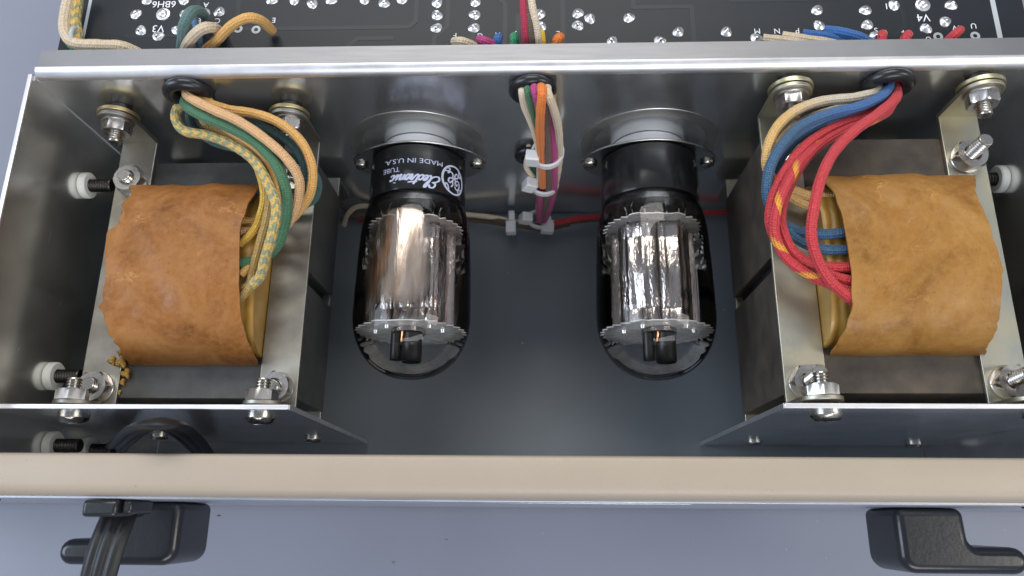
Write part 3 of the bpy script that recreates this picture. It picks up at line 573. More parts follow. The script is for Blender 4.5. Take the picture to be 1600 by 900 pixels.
# ------------------------------------------------------------------ transformers
def coil_mesh(rows, inset, dx0, dx1):
    b = MB(); n = len(rows); vs = []
    cy = sum(r[0] for r in rows)/n; z0 = rows[0][1]
    for y, z, xa, xb in rows:
        yy = cy+(y-cy)*(1-inset/50); zz = z0+(z-z0)*(1-inset*1.35/19)
        vs += [(dx0, yy, zz), ((dx0*2+dx1)/3, yy, zz), ((dx0+dx1*2)/3, yy, zz), (dx1, yy, zz)]
    fs = [(i*4+k, (i+1)*4+k, (i+1)*4+k+1, i*4+k+1) for i in range(n-1) for k in range(3)]
    fs += [tuple(i*4 for i in range(n)), tuple(i*4+3 for i in range(n-1, -1, -1))]
    return b.add(vs, fs)
def paper_mesh(rows, seed, thick=0.45):
    """a curved sheet with torn ends and small dents, given a real thickness"""
    rnd = random.Random(seed); b = MB(); K = 22; n = len(rows)
    # refine rows
    fine = []
    for i in range(n-1):
        for k in range(3):
            t = k/3; a, c = rows[i], rows[i+1]; fine.append([a[j]+(c[j]-a[j])*t for j in range(4)])
    fine.append(list(rows[-1])); n = len(fine)
    ph = [rnd.uniform(0, 6.3) for _ in range(12)]
    cy = (fine[0][0]+fine[-1][0])/2
    vo = []; vi = []
    for i, (y, z, xa, xb) in enumerate(fine):
        torn = 0.35*math.sin(i*0.55+ph[0])+0.25*math.sin(i*1.31+ph[6])+rnd.uniform(-0.10, 0.10)+(0.7 if rnd.random() < 0.06 else 0)*(1 if seed % 2 else -1); neat = 0.12*math.sin(i*0.7+ph[1])
        ja, jb = (torn, neat) if seed % 2 else (neat, torn*0.35)
        s = i/(n-1)
        ny, nz = (y-cy)/32, 0.9 if 0.1 < s < 0.9 else 0.35
        for k in range(K+1):
            t = k/K; x = (xa+ja)*(1-t)+(xb+jb)*t
            d = 0.35*math.sin(x*0.23+ph[2])*math.sin(y*0.19+ph[3])+0.22*math.sin(x*0.5+y*0.31+ph[4])+0.12*math.sin(x*0.9-y*0.7+ph[5])
            edge_ = max(0, 1-abs(t-0.5)*2)
            d *= 0.4+0.6*min(1, edge_*4); d += 0.5*math.sin(math.pi*t)*math.sin(math.pi*s)
            w = math.sin(math.pi*s)**0.4
            vo.append((x, y+ny*d*w, z+nz*d*w)); vi.append((x, y+ny*(d*w-thick), z+nz*(d*w)-thick))
    vs = vo+vi; O = len(vo); r = K+1
    fs = []
    for i in range(n-1):
        for k in range(K):
            q = (i*r+k, i*r+k+1, (i+1)*r+k+1, (i+1)*r+k); fs.append(q); fs.append(tuple(O+a for a in reversed(q)))
        for k in (0, K): fs.append((i*r+k, (i+1)*r+k, O+(i+1)*r+k, O+i*r+k))
    for i in (0, n-1):
        for k in range(K): fs.append((i*r+k, i*r+k+1, O+i*r+k+1, O+i*r+k))
    return b.add(vs, fs)
def bracket(x0, x1, zt, foot, mat, t, name='bracket', down=False):
    """a strap along the top of the core with a foot turned up at each end"""
    th = 1.3; xm = (x0+x1)/2; hw = (x1-x0)/2
    sgn = -1 if down else 1
    zb_ = zt-th if not down else zt+th
    b = MB(); lo, hi = sorted((zt, zb_)); b.box(x0, x1, -94.8, -4.3, lo, hi)
    o = b.obj(name, mat, t, bevel=0.25)
    for (ya, yb, fd) in ((-5.6, -4.3, 0), (-94.8, -93.5, 4)):
        zc = zt+sgn*(foot-fd-hw)
        pts = [(x0+0.01, zt-sgn*th*0.9), (x1-0.01, zt-sgn*th*0.9)]+[(xm+(hw)*math.cos(a), zc+sgn*hw*math.sin(a)) for a in [math.pi*k/12 for k in range(13)]]
        MB().prism(pts, 'y', ya, yb).obj('foot', mat, o, bevel=0.2)
    return o
def transformer(side, label, zt, zlow, xa, xb, rows, mats, wind, studs_long, seed, foot):
    m_br, m_c, m_k = mats
    t = thing('transformer', ((xa+xb)/2, -50, zlow-1.3), label, 'transformer', 'paper wrapped transformers at both ends of the chassis')
    zc = zt-1.45; bw = 11.8; inner = 52.0
    # lamination stacks: the outer limbs, the end yokes and the slot at mid length
    X0, X1 = xa+0.6, xb-0.6
    for nm, (y0, y1) in (('lamination_stack', (-90.8, -54.2)), ('lamination_stack', (-49.8, -12.2))):
        MB().box(X0, X1, y0, y1, zlow, zc-4 if False else zc).obj(nm, m_c, t, bevel=0.3)
    MB().box(X0+3, X1-3, -54.3, -49.7, zlow+0.5, zc-0.6).obj('slot_filler', m_hole, t)
    b1 = bracket(xa, xa+bw, zt, foot, m_br, t); b2 = bracket(xb-bw, xb, zt, foot, m_br, t)
    bracket(xa+1, xa+bw, zlow, 18, m_br, t, 'lower_bracket', True); bracket(xb-bw, xb-1, zlow, 18, m_br, t, 'lower_bracket', True)
    coil_mesh(rows, 4.2, max(r[2] for r in rows)+3 if side < 0 else xa+bw+0.2, xb-bw-0.2 if side < 0 else min(r[3] for r in rows)-3).obj('winding', m_wind, t, smooth=True, angle=60)
    paper_mesh(rows, seed).obj('paper_wrap', m_k, t, smooth=True, angle=60)
    for xm in (xa+bw/2, xb-bw/2):
        for y in (-20, -88):
            lng = studs_long
            put('washer', WASHER, t, (xm, y, zt), (0, 0, 0))
            put('nut', NUT, t, (xm, y, zt+0.8), (0, 0, random.uniform(0, 1)))
            put('stud', STUD_L if (lng and not (xm < 100 and y == -20)) else STUD, t, (xm, y, zt+0.6), (math.radians(random.uniform(-4, 4)) if not lng else math.radians(-7), math.radians(4 if lng else 0), 0))
        zf = zt+foot-6.3
        # wall end: two gold washers between the wall and the foot, then nut and stud
        gw = GWASHER if side < 0 else GWASHER_R
        put('washer', gw, t, (xm, -2.8, zf+0.3), RX_OUT); put('sleeve', SLEEVE, t, (xm, -0.1, zf), RX_OUT)
        put('washer', WASHER, t, (xm, -5.6, zf), RX_OUT); put('nut', NUT_S, t, (xm, -6.4, zf), (PX, random.uniform(0, 1), 0)); put('stud', STUD, t, (xm, -7.2, zf), RX_OUT)
        # plate end
        put('nut', NUT_S, t, (xm, -93.5, zf-1.4), (-PX, random.uniform(0, 1), 0)); put('stud', STUD, t, (xm, -92.6, zf-1.4), RX_IN)
    return t
tl = transformer(-1, 'left transformer with a russet brown paper wrap and yellow and green leads', 77.2, 45.7, -139.0, -72.2, DATA['wrapL'], (m_zinc, m_core, m_kraft_l), None, False, 3, 20)
tr_ = transformer(1, 'right transformer with a lighter tan paper wrap, long studs and red and blue leads', 89.8, 42.0, 68.5, 135.0, DATA['wrapR'], (m_zinc_r, m_core_r, m_kraft_r), None, True, 4, 19)
rr = random.Random(5)
for (x0_, y0_, z0_, r_) in ((-127.2, -80.2, 77.6, 1.7), (-125.6, -83.4, 77.0, 1.5), (-126.6, -86.0, 76.4, 1.1), (-127.3, -89.0, 76.2, 0.8), (-130.2, -79.6, 77.4, 1.3), (-127.9, -77.0, 77.6, 1.1)):
    b = MB().lathe([(0.001, -r_*0.6), (r_*0.8, -r_*0.4), (r_, 0), (r_*0.7, r_*0.5), (0.001, r_*0.62)], 'z', 12, (x0_, y0_, z0_), rfun=lambda t, h, q=rr.random()*6: 1+0.35*math.sin(3*t+q)+0.2*math.sin(5*t))
    b.obj('resin_blob', m_resin, tl, smooth=True, angle=80)

# ------------------------------------------------------------------ tubes and sockets
def flat_text(txt, size):
    cu = bpy.data.curves.new('t', 'FONT'); cu.body = txt; cu.size = size; cu.align_x = 'CENTER'; cu.align_y = 'CENTER'; cu.resolution_u = 3
    o = bpy.data.objects.new('t', cu); C.objects.link(o); bpy.context.view_layer.update()
    me = bpy.data.meshes.new_from_object(o); C.objects.unlink(o); bpy.data.objects.remove(o)
    return me
def text_on_base(txt, size, cx, cz, R, phi0, y0, stretch=1.0, name='lettering', parent=None, shear=0, weight=0.0):
    me = flat_text(txt, size); bm = bmesh.new(); bm.from_mesh(me)
    bmesh.ops.triangulate(bm, faces=bm.faces); bmesh.ops.subdivide_edges(bm, edges=[e for e in bm.edges if e.calc_length() > size*0.25], cuts=1)
    vs = []; org = parent['_org']
    for v in bm.verts:
        a = v.co.x*stretch+shear*v.co.y; bq = v.co.y; ph = phi0-a/R
        v.co = Vector(((cx+(R+0.06)*math.sin(ph)-org[0])*S, (y0-bq-org[1])*S, (cz+(R+0.06)*math.cos(ph)-org[2])*S))
    bm.to_mesh(me); bm.free(); me.materials.clear(); me.materials.append(m_ink2)
    o = bpy.data.objects.new(name, me); C.objects.link(o); o.parent = parent; return o
def strokes_on_base(strokes, sc, w, cx, cz, R, phi0, y0, name, parent, shear=0.0):
    b = MB()
    for li, (pts, ww) in enumerate(strokes):
        P = catmull([Vector((q[0], q[1], 0)) for q in pts], 0.12); m = len(P); vs = []
        for i in range(m):
            T = (P[min(i+1, m-1)]-P[max(i-1, 0)]).normalized(); nn = Vector((-T.y, T.x, 0)); k = ww*w/2/sc*(0.75+0.45*abs(T.y))
            for sg in (1, -1):
                q = P[i]+nn*k*sg; a = (q.x+shear*q.y)*sc; bb = q.y*sc; ph = phi0-a/R; rr_ = R+0.06+0.012*li
                vs.append((cx+rr_*math.sin(ph), y0-bb, cz+rr_*math.cos(ph)))
        b.add(vs, [(2*i, 2*i+1, 2*i+3, 2*i+2) for i in range(m-1)])
    return b.obj(name, m_ink2, parent)
SCRIPT = [([(1.45,1.75),(1.2,2.2),(.6,2.25),(.35,1.8),(.55,1.35),(1.0,1.25),(.45,1.1),(.0,.6),(.25,.05),(.8,0),(1.35,.35),(1.85,1.2),(2.2,2.0),(2.05,2.35),(1.8,2.0),(1.6,.8),(1.7,.1),(1.95,0),(2.3,.4),(2.7,.8),(2.6,1.08),(2.3,.9),(2.2,.35),(2.45,0),(2.85,.25),(3.1,.7)],1),
 ([(3.6,.8),(3.4,1.05),(3.1,.8),(3.0,.3),(3.25,0),(3.65,.3),(4.0,1.1),(4.2,1.9),(3.95,.9),(3.9,.2),(4.15,0),(4.5,.45),(4.75,1.1),(4.85,.85),(5.15,1.0)],1), ([(3.7,1.35),(4.6,1.45),(5.3,1.5)],1),
 ([(5.15,1.0),(4.95,.4),(5.1,0),(5.4,.4),(5.75,1.05),(5.45,.8),(5.4,.25),(5.7,0),(6.05,.35),(5.95,.9),(5.75,1.05),(6.1,.9),(6.5,.95)],1),
 ([(6.5,1.0),(6.4,0)],1), ([(6.45,.5),(6.8,1.0),(7.05,.85),(6.95,.15),(7.15,0),(7.5,.5),(7.7,1.0),(7.6,.3),(7.75,0),(8.1,.45),(8.45,1.0)],1), ([(7.78,1.4),(7.82,1.55)],1.4),
 ([(8.9,.8),(8.7,1.08),(8.4,.8),(8.3,.3),(8.55,0),(9.0,.3)],1)]
def ring_pts(r, n=28, a=0, b=2*math.pi): return [(r*math.cos(a+(b-a)*k/n), r*math.sin(a+(b-a)*k/n)) for k in range(n+1)]
MONO = [(ring_pts(1.0), 1.15)]
for q in range(4):
    a = math.radians(45+90*q); ca, sa = math.cos(a), math.sin(a)
    MONO.append(([(0.93*ca-0.30*sa*0.9, 0.93*sa+0.30*ca*0.9), (0.80*ca-0.10*sa, 0.80*sa+0.10*ca), (0.72*ca+0.10*sa, 0.72*sa-0.10*ca), (0.80*ca+0.22*sa, 0.80*sa-0.22*ca), (0.90*ca+0.12*sa, 0.90*sa-0.12*ca)], 0.8))
MONO += [([(-.08,.42),(-.25,.60),(-.52,.45),(-.58,.12),(-.40,-.08),(-.15,.05),(-.12,.28),(-.30,.30),(-.34,.12)],.9), ([(-.15,.05),(-.05,-.25),(-.22,-.55),(-.45,-.42),(-.30,-.25),(0.02,-.12),(.15,.1)],.9),
         ([(.10,.05),(.38,.28),(.52,.18),(.42,-.05),(.18,-.10),(.12,-.35),(.32,-.52),(.60,-.35)],.9), ([(.15,.1),(.12,.4),(.3,.55)],.8)]
def tube(cx, label, text, gett, seed):
    cz = 60.0; Rb = 16.5; rnd = random.Random(seed)
    t = thing('vacuum_tube', (cx, -6.6, cz), label, 'vacuum tube', 'glass power tubes on the chassis wall')
    base = MB().lathe([(0, -5.8), (15.6, -5.8), (16.2, -6.2), (16.3, -9.0), (Rb, -10.0), (Rb, -21.6), (Rb-0.1, -22.3), (15.4, -22.8), (13.0, -22.9)], 'y', 72, (cx, 0, cz)).obj('base', m_bake, t, smooth=True, angle=40)
    base['_org'] = t['_org']
    MB().lathe([(12.5, -22.4), (15.4, -22.8), (15.9, -24.4), (16.0, -25.4), (12.0, -26.4), (0.01, -26.6)], 'y', 64, (cx, 0, cz)).obj('neck', m_bake, t, smooth=True, angle=50)
    prof = [(16.2, -22.5), (16.7, -23.6), (17.2, -25.4), (17.75, -28.0), (18.25, -31.0), (18.6, -35), (19.0, -44), (19.25, -54), (19.35, -61.5)]
    for k in range(1, 15):
        a = math.pi/2*k/14; prof.append((19.35*math.cos(a)**0.86 if k < 14 else 0.01, -61.5-20.4*math.sin(a)))
    MB().lathe(prof, 'y', 96, (cx, 0, cz)).obj('glass_bulb', m_glass, t, smooth=True, angle=80)
    # anode: a polished oval box with ribs and side fins
    def an(tt, h):
        c_, s_ = abs(math.sin(tt)), abs(math.cos(tt))
        r = 1/((c_/11.4)**3+(s_/9.6)**3)**(1/3)
        return r+0.22*math.cos(tt*17+seed)+0.35*math.cos(tt*7+seed)+0.12*math.cos(tt*29)
    ap = [(0.1, -31.6), (1, -31.8), (1, -36), (0.985, -36.6), (1, -37.2), (1, -46), (1.02, -48), (1, -50), (1, -60), (0.985, -60.6), (1, -61.2), (1, -65.2), (0.1, -65.4)]
    an_o = MB().lathe(ap, 'y', 144, (cx, 0, cz), rfun=an).obj('anode', m_anode, t, smooth=True, angle=50)
    for sx in (-1, 1):
        MB().box(cx+11.0 if sx > 0 else cx-13.8, cx+13.8 if sx > 0 else cx-11.0, -65, -32, cz-0.4, cz+0.4).obj('fin', m_anode, an_o)
    # micas with toothed rims
    for y in (-30.6, -66.4):
        vs = []; fs = []; nt = 64
        for j in range(nt):
            a = 2*math.pi*j/nt; ph = a % math.pi
            tooth = (j % 2)*1.5 if (ph < 1.0 or ph > math.pi-1.0) else 0
            cut = 1.0 if not (1.25 < ph < 1.9) else 0.93
            r = ((18.2 if y < -60 else 16.3)-tooth)*cut+rnd.uniform(-0.15, 0.15); vs.append((cx+r*math.cos(a), y+rnd.uniform(-.12, .12), cz+r*math.sin(a)))
        n0 = len(vs)
        for j in range(nt):
            a = 2*math.pi*j/nt; vs.append((cx+4*math.cos(a), y, cz+4*math.sin(a)))
        vs2 = [(a, b-0.35, c) for a, b, c in vs]; O = len(vs)
        for j in range(nt):
            k = (j+1) % nt; fs += [(j, k, n0+k, n0+j), (O+j, O+n0+j, O+n0+k, O+k), (j, O+j, O+k, k)]
        b = MB().add(vs+vs2, fs); mo = b.obj('mica_disc', m_mica, t); mo['_org'] = t['_org']
        if y < -60:
            for (dx, dz) in ((-11, 4), (11, 5), (-6, 11), (7.5, 11)):
                MB().lathe([(0.01, y-1.6), (0.7, y-1.5), (0.9, y-0.4), (0.01, y-0.35)], 'y', 12, (cx+dx, 0, cz+dz)).obj('rivet', m_solder, mo, smooth=True)
    MB().lathe([(0.01, -66.9), (5.6, -66.9), (5.6, -68.2), (5.0, -68.6), (0.01, -68.6)], 'y', 32, (cx, 0, cz+5)).obj('getter_shield', m_anode, t, smooth=True)
    MB().lathe([(0.01, -68.7), (3.2, -68.7), (3.3, -77.5), (2.9, -77.9), (2.8, -70), (0.01, -70)], 'y', 32, (cx+1.6, 0, cz+7)).obj('getter_cup', m_cup, t, smooth=True)
    MB().lathe([(0.01, -67.2), (1.9, -67.2), (1.9, -77.0), (0.01, -77.2)], 'y', 24, (cx-3.6, 0, cz+6)).obj('getter_cup', m_cup, t, smooth=True)
    MB().sweep([(cx-1.2, -66.5, cz+9.5), (cx-1.1, -69, cz+9.8), (cx-1.4, -71.5, cz+9.0)], 0.35, 8).obj('copper_lead', m_copper, t, smooth=True)
    for k in range(7):
        a = -1.1+k*0.36; r0, r1 = 5.5, 9.5+rnd.uniform(-1, 1)
        MB().sweep([(cx+r0*math.sin(a)*2.1, -25.8, cz+9), (cx+11*math.sin(a), -28.5, cz+11+rnd.uniform(-1, 2)), (cx+r1*math.sin(a+0.15), -32, cz+r1*math.cos(a))], 0.32, 6).obj('support_wire', m_retainer, t, smooth=True)
    if gett:
        pr = [(18.9, -26.9-37*k/24) for k in range(25)]
        b = MB().lathe([(17.2+1.7*(k/24)**0.6, -28-35.5*k/24) for k in range(25)], 'y', 40, (cx, 0, cz), a0=math.radians(-52), a1=math.radians(30))
        b.obj('getter_film', m_getter, t, smooth=True, angle=80)
    if text:
        for nm, s_, ph, y in (('MADE IN U.S.A.', 2.4, 2.0, -12.2), ('TUBE', 2.4, -24.0, -15.2)):
            text_on_base(nm, s_, cx, cz, Rb, math.radians(ph), y, 1.28 if len(nm) > 5 else 1.15, 'lettering', t)
        strokes_on_base(SCRIPT, 1.85, 0.60, cx, cz, Rb, math.radians(35), -17.3, 'script_lettering', t, 0.35)
        strokes_on_base(MONO, 5.0, 0.62, cx, cz, Rb, math.radians(55), -16.4, 'monogram', t)
        text_on_base('L', 2.6, cx, cz, Rb, math.radians(86), -15, 1.0, 'lettering', t)
    return t
tube(-41.6, 'left glass tube with white script lettering on its black base and brownish silver flash', True, True, 1)
tube(38.6, 'right glass tube with a plain unlettered black base and mirror bright inner plates', False, False, 2)
def socket(cx, label):
    cz = 60.0
    t = thing('tube_socket', (cx, -0.2, cz), label, 'tube socket', 'metal rimmed tube sockets on the chassis wall')
    MB().lathe([(0.01, -0.25), (12.6, -0.25), (12.6, -4.3), (12.0, -4.7), (0.01, -4.7)], 'y', 64, (cx, 0, cz)).obj('ceramic_body', m_ceramic, t, smooth=True, angle=40)
    MB().lathe([(19.2, -0.03), (19.3, -0.14), (23.6, -0.14), (23.7, -0.03)], 'y', 96, (cx, 0, cz+3.3)).obj('plate_reflection', m_plate_refl, t, smooth=True, angle=30)  # added flat ring, imitates the retaining plate's reflection in the wall
    pts = []
    n = 72
    for k in range(n):
        a = 2*math.pi*k/n; c_, s_ = math.cos(a), math.sin(a)
        r = 1/((abs(c_)/23.6)**1.75+(abs(s_)/16.9)**1.75)**(1/1.75); pts.append((cx+r*c_, cz+r*s_))
    MB().prism(pts, 'y', -5.7, -5.0).obj('retaining_plate', m_retainer, t, bevel=0.2)
    for sx in (-1, 1):
        put('screw', HEAD_XS, t, (cx+sx*20.4, -5.7, cz), (PX, random.uniform(-0.4, 0.4), 0))
    return t
socket(-41.6, 'oval metal rimmed socket with white ceramic body holding the lettered left tube')
socket(38.6, 'oval metal rimmed socket with white ceramic body holding the plain right tube')

# ------------------------------------------------------------------ grommets
def grommet(x, z, r, label, tilt=0):
    t = thing('grommet', (x, -0.2, z), label, 'grommet', 'black rubber grommets in the chassis wall')
    rt = r*0.27; prof = [(r-rt+rt*math.cos(2*math.pi*k/14), -1.7-rt*0.95*math.sin(2*math.pi*k/14)) for k in range(14)]
    MB().lathe(prof, 'y', 48, (x, 0, z), closed=True).obj('rubber_ring', m_rubber, t, smooth=True, angle=80)
    MB().lathe([(0.01, -0.3), (r-rt*1.2, -0.3)], 'y', 32, (x, 0, z)).obj('dark_hole_disc', m_hole, t)  # near-black disc paints the darkness of the hole, the wall is uncut
grommet(-106.2, 101.2, 7.6, 'round black rubber grommet above the left transformer passing green and yellow leads')
grommet(-1.4, 101.0, 7.3, 'upper round black rubber grommet midway between the tubes passing the coloured bundle')
grommet(103.2, 101.6, 7.6, 'round black rubber grommet above the right transformer passing red and blue leads')
grommet(-2.6, 58.0, 5.6, 'smaller lower black rubber grommet left of the central bundle between the tubes')

# ------------------------------------------------------------------ wires
def wire(key, mat, r, name, label, group=None, wob=0.05):
    pth = PATHS[key]; o = MB().sweep(pth, r*0.94, 14, wobble=wob, step=0.9, taper=lambda s: 1.0).obj(name, W[mat], None, smooth=True, angle=80)
    return tag(o, label, 'wire', group)
GL = 'cloth covered leads of the left transformer'; GR = 'cloth covered leads of the right transformer'; GC = 'cloth covered wires of the central bundle'
GH = 'wires tied in a row along the foot of the chassis wall'; GB = 'wires soldered to the circuit board'
wire('L_stripe', 'stripe', 1.65, 'striped_wire', 'thick yellow and green chevron striped lead looping down to the left transformer', GL)
wire('L_green', 'green', 1.75, 'green_wire', 'mid green braided lead beside the striped one at the left transformer', GL)
wire('L_peach', 'peach', 1.55, 'peach_wire', 'pale peach lead between the green and the amber ones at the left transformer', GL)
wire('L_orange', 'oryel', 1.55, 'amber_wire', 'outermost amber lead arching over the left transformer bracket', GL)
wire('L_darkgreen', 'teal', 1.35, 'dark_green_wire', 'dark green lead running between peach and amber leads at the left transformer', GL)
wire('L_teal', 'teal', 1.35, 'teal_wire', 'dull teal lead passing lowest under the left bundle', GL)
wire('L_yellow', 'yellow', 1.25, 'yellow_wire', 'bright yellow waxed lead entering the left paper wrap', GL)
wire('L_ochre', 'ochre', 1.35, 'ochre_wire', 'brownish ochre waxed lead ending lowest in the left paper wrap', GL)
wire('L_gold', 'oryel', 1.3, 'amber_wire', 'thinner amber lead showing between the striped and green ones at the left transformer', GL)
wire('R_red_inner', 'red', 1.4, 'red_wire', 'thinner red lead just right of the tracer marked one at the right transformer', GR)
wire('R_cream', 'creamyel', 1.6, 'cream_wire', 'cream lead turning yellow, topmost of the right transformer bundle', GR)
wire('R_cream2', 'creamyel', 1.5, 'cream_wire', 'second cream lead turning yellow, just under the topmost at the right transformer', GR)
wire('R_blue', 'blue', 1.6, 'blue_wire', 'upper bright blue lead curving left of the red ones at the right transformer', GR)
wire('R_blue2', 'blue', 1.5, 'blue_wire', 'lower dark blue lead entering the right paper wrap between yellow and red ones', GR)
wire('R_red_long', 'red', 1.6, 'red_wire', 'red lead crossing in front of all others straight down to the right paper wrap', GR)
wire('R_red_outer', 'red', 1.6, 'red_wire', 'red lead bulging farthest left over the right transformer bracket', GR)
wire('R_redyellow', 'redyel', 1.55, 'red_yellow_wire', 'red lead with a yellow spiral tracer at the right transformer', GR)
wire('C_cream_left', 'palecream', 1.35, 'cream_wire', 'left cream wire bowing out of the upper centre grommet', GC)
wire('C_green', 'green', 1.25, 'green_wire', 'green wire beside the left cream one in the central bundle', GC)
wire('C_magenta_top', 'mag', 1.35, 'magenta_wire', 'magenta wire left of the orange one leaving the upper centre grommet', GC)
wire('C_orange', 'orange', 1.5, 'orange_wire', 'bright orange wire running down the front of the central bundle', GC)
wire('C_brown', 'brown', 1.4, 'brown_wire', 'brown wire right of the orange one in the central bundle', GC)
wire('C_magenta', 'mag', 1.35, 'magenta_wire', 'magenta wire between brown and cream, reaching the lowest tie of the central bundle', GC)
wire('C_cream_right', 'palecream', 1.4, 'cream_wire', 'right cream wire bowing outward under the uppermost cable tie', GC)
wire('C_yellow', 'ochre', 1.1, 'ochre_wire', 'thin ochre wire hidden inside the right bow of the central bundle', GC)
wire('C_purple', 'mag', 1.4, 'magenta_wire', 'dusky magenta wire in the narrow lower end of the central bundle, left of brown', GC)
wire('C_cream_small', 'palecream', 1.0, 'cream_wire', 'thin cream wire curving out of the small lower grommet', GC)
wire('C_green_small', 'green', 1.0, 'green_wire', 'thin green wire curving out of the small lower grommet', GC)
wire('H_cream', 'palecream', 1.1, 'cream_wire', 'cream wire looping out from behind the left tube along the wall foot', GH)
wire('H_brown', 'brown', 1.2, 'brown_wire', 'brown wire running along the wall foot behind both tubes', GH)
wire('H_magenta', 'crimson', 0.9, 'magenta_wire', 'thin dark magenta wire lowest along the wall foot', GH)
wire('H_tan', 'brown', 1.1, 'brown_wire', 'second brown wire along the wall foot, ending at the rightmost tie', GH)
wire('H_red', 'red', 1.25, 'red_wire', 'red wire running right along the wall foot behind the right tube', GH)
wire('B_cream', 'cream', 1.9, 'cream_wire', 'thick cream wire turning the left corner of the circuit board', GB)
wire('B_stripe', 'stripe', 1.8, 'striped_wire', 'yellow and green striped wire along the left edge of the circuit board', GB)
wire('B_greenunder', 'jgreen', 1.3, 'green_wire', 'short green wire below the string tie at the board corner', GB)
wire('B_teal', 'greyteal', 1.75, 'teal_wire', 'grey teal wire arching onto the board at the letter A', GB)
wire('B_blue', 'steel_blue', 1.2, 'blue_wire', 'steel blue wire half hidden behind the teal one at the letter B', GB)
wire('B_pink', 'cream', 1.75, 'cream_wire', 'pinkish cream wire arching onto the board at the letter C', GB)
wire('B_orange', 'oryel', 1.6, 'amber_wire', 'amber wire arching onto the board at the letter E', GB)
wire('B_red', 'crimson', 1.25, 'crimson_wire', 'crimson wire crossing the board centre from the top edge of the picture', GB)
wire('B_brown', 'brown', 1.2, 'brown_wire', 'brown wire crossing the board centre beside the crimson one', GB)
wire('B_cream2', 'palecream', 1.2, 'cream_wire', 'cream wire crossing the board centre right of the brown one', GB)
wire('B_yellow2', 'lemon', 1.4, 'yellow_wire', 'lemon yellow wire stub beside the central cream wire on the board', GB)
wire('B_F', 'cream', 1.5, 'cream_wire', 'cream wire stub on the board below the letter F', GB)
wire('B_G', 'mag', 1.4, 'magenta_wire', 'magenta wire stub on the board below the letter G', GB)
wire('B_H', 'board_blue', 1.5, 'blue_wire', 'short blue wire stub on the board below the letter H', GB)
wire('B_J', 'jgreen', 1.5, 'green_wire', 'short green wire stub on the board below the letter J', GB)
wire('B_L', 'orange', 1.6, 'orange_wire', 'short orange wire stub on the board below the letter L', GB)
wire('B_M', 'cream', 1.5, 'cream_wire', 'cream wire lying along the flange from the letter M', GB)
wire('B_N', 'cream', 1.5, 'cream_wire', 'cream wire lying along the flange from the letter N', GB)
wire('B_P', 'board_blue', 1.3, 'blue_wire', 'thinner blue wire along the flange from the letter P', GB)
wire('B_P2', 'board_blue', 1.7, 'blue_wire', 'thicker blue wire just right of the letter P on the board', GB)
wire('B_S', 'redyel', 1.5, 'red_yellow_wire', 'red and yellow wire stub on the board by the letter S', GB)
wire('B_T', 'red', 1.6, 'red_wire', 'red wire stub on the board below the letter T', GB)
wire('B_W', 'red', 1.5, 'red_wire', 'slanting red wire stub on the board by the letter W', GB)
tag(MB().lathe([(2.9+0.7*math.cos(2*math.pi*k/8), 0.7*math.sin(2*math.pi*k/8)) for k in range(8)], 'x', 28, (-142.6, 16.6, 104), closed=True).obj('string_tie', m_inkg, None, smooth=True, angle=80), 'grey string tie round the wires at the left corner of the board', 'string tie')

# ------------------------------------------------------------------ cable ties
def ziptie(c, rx, rz, box, label, yaw=0, half=(2.3, 2.0, 2.9), normal='z', tilt=0):
    """c centre of the loop; the strap goes round the bundle, the head sits at box"""
    t = thing('cable_tie', c, label, 'cable tie', 'white nylon cable ties on the wire bundles')
    ring = []
    for k in range(29):
        a = 2*math.pi*k/28; u_, v_ = rx*math.cos(a), rz*math.sin(a)
        if normal == 'z': ring.append((c[0]+u_, c[1]+v_, c[2]+tilt*u_))
        else: ring.append((c[0]+tilt*v_, c[1]+u_, c[2]+v_))
    ax = (0, 0, 1) if normal == 'z' else (1, 0, 0)
    MB().sweep(ring, 1.0, section=[(1.15, -0.45), (1.3, 0), (1.15, 0.45), (-1.15, 0.45), (-1.3, 0), (-1.15, -0.45)], step=0.8, flat=ax).obj('strap', m_nylon, t, smooth=True, angle=50)
    hx, hy, hz = half; b = MB().box(-hx, hx, -hy, hy, -hz, hz)
    me = b.mesh('head', m_nylon)
    o = put('head', me, t, box, (math.radians(random.uniform(-6, 6)), math.radians(yaw), math.radians(random.uniform(-6, 6)))); bev(o, 0.45, 3)
ziptie((3.4, -7.4, 71.5), 5.1, 5.2, (-1.6, -10.4, 73.5), 'uppermost white cable tie round the central bundle, its square head to the left', 0, (2.3, 1.9, 2.9), tilt=0.12)
ziptie((2.4, -7.2, 46.5), 5.0, 4.2, (-2.8, -9.2, 50.0), 'second white cable tie round the central bundle, tilted head to its left', 25, (2.2, 1.9, 2.7), tilt=-0.1)
ziptie((0.6, -7.5, 12.5), 4.6, 3.4, (-4.8, -8.5, 16.5), 'third white cable tie round the narrow lower end of the central bundle', 22, (2.2, 1.9, 2.7), tilt=-0.25)
ziptie((-11.0, -5.6, 7.6), 3.6, 3.6, (-11.0, -10.2, 10.2), 'leftmost white cable tie on the horizontal run at the wall foot', 0, (2.1, 2.6, 2.0), 'x', 0.1)
ziptie((4.0, -5.9, 8.0), 3.6, 3.6, (4.0, -10.0, 10.5), 'rightmost white cable tie on the horizontal run at the start of the red wire', 8, (2.6, 2.6, 2.0), 'x', -0.1)

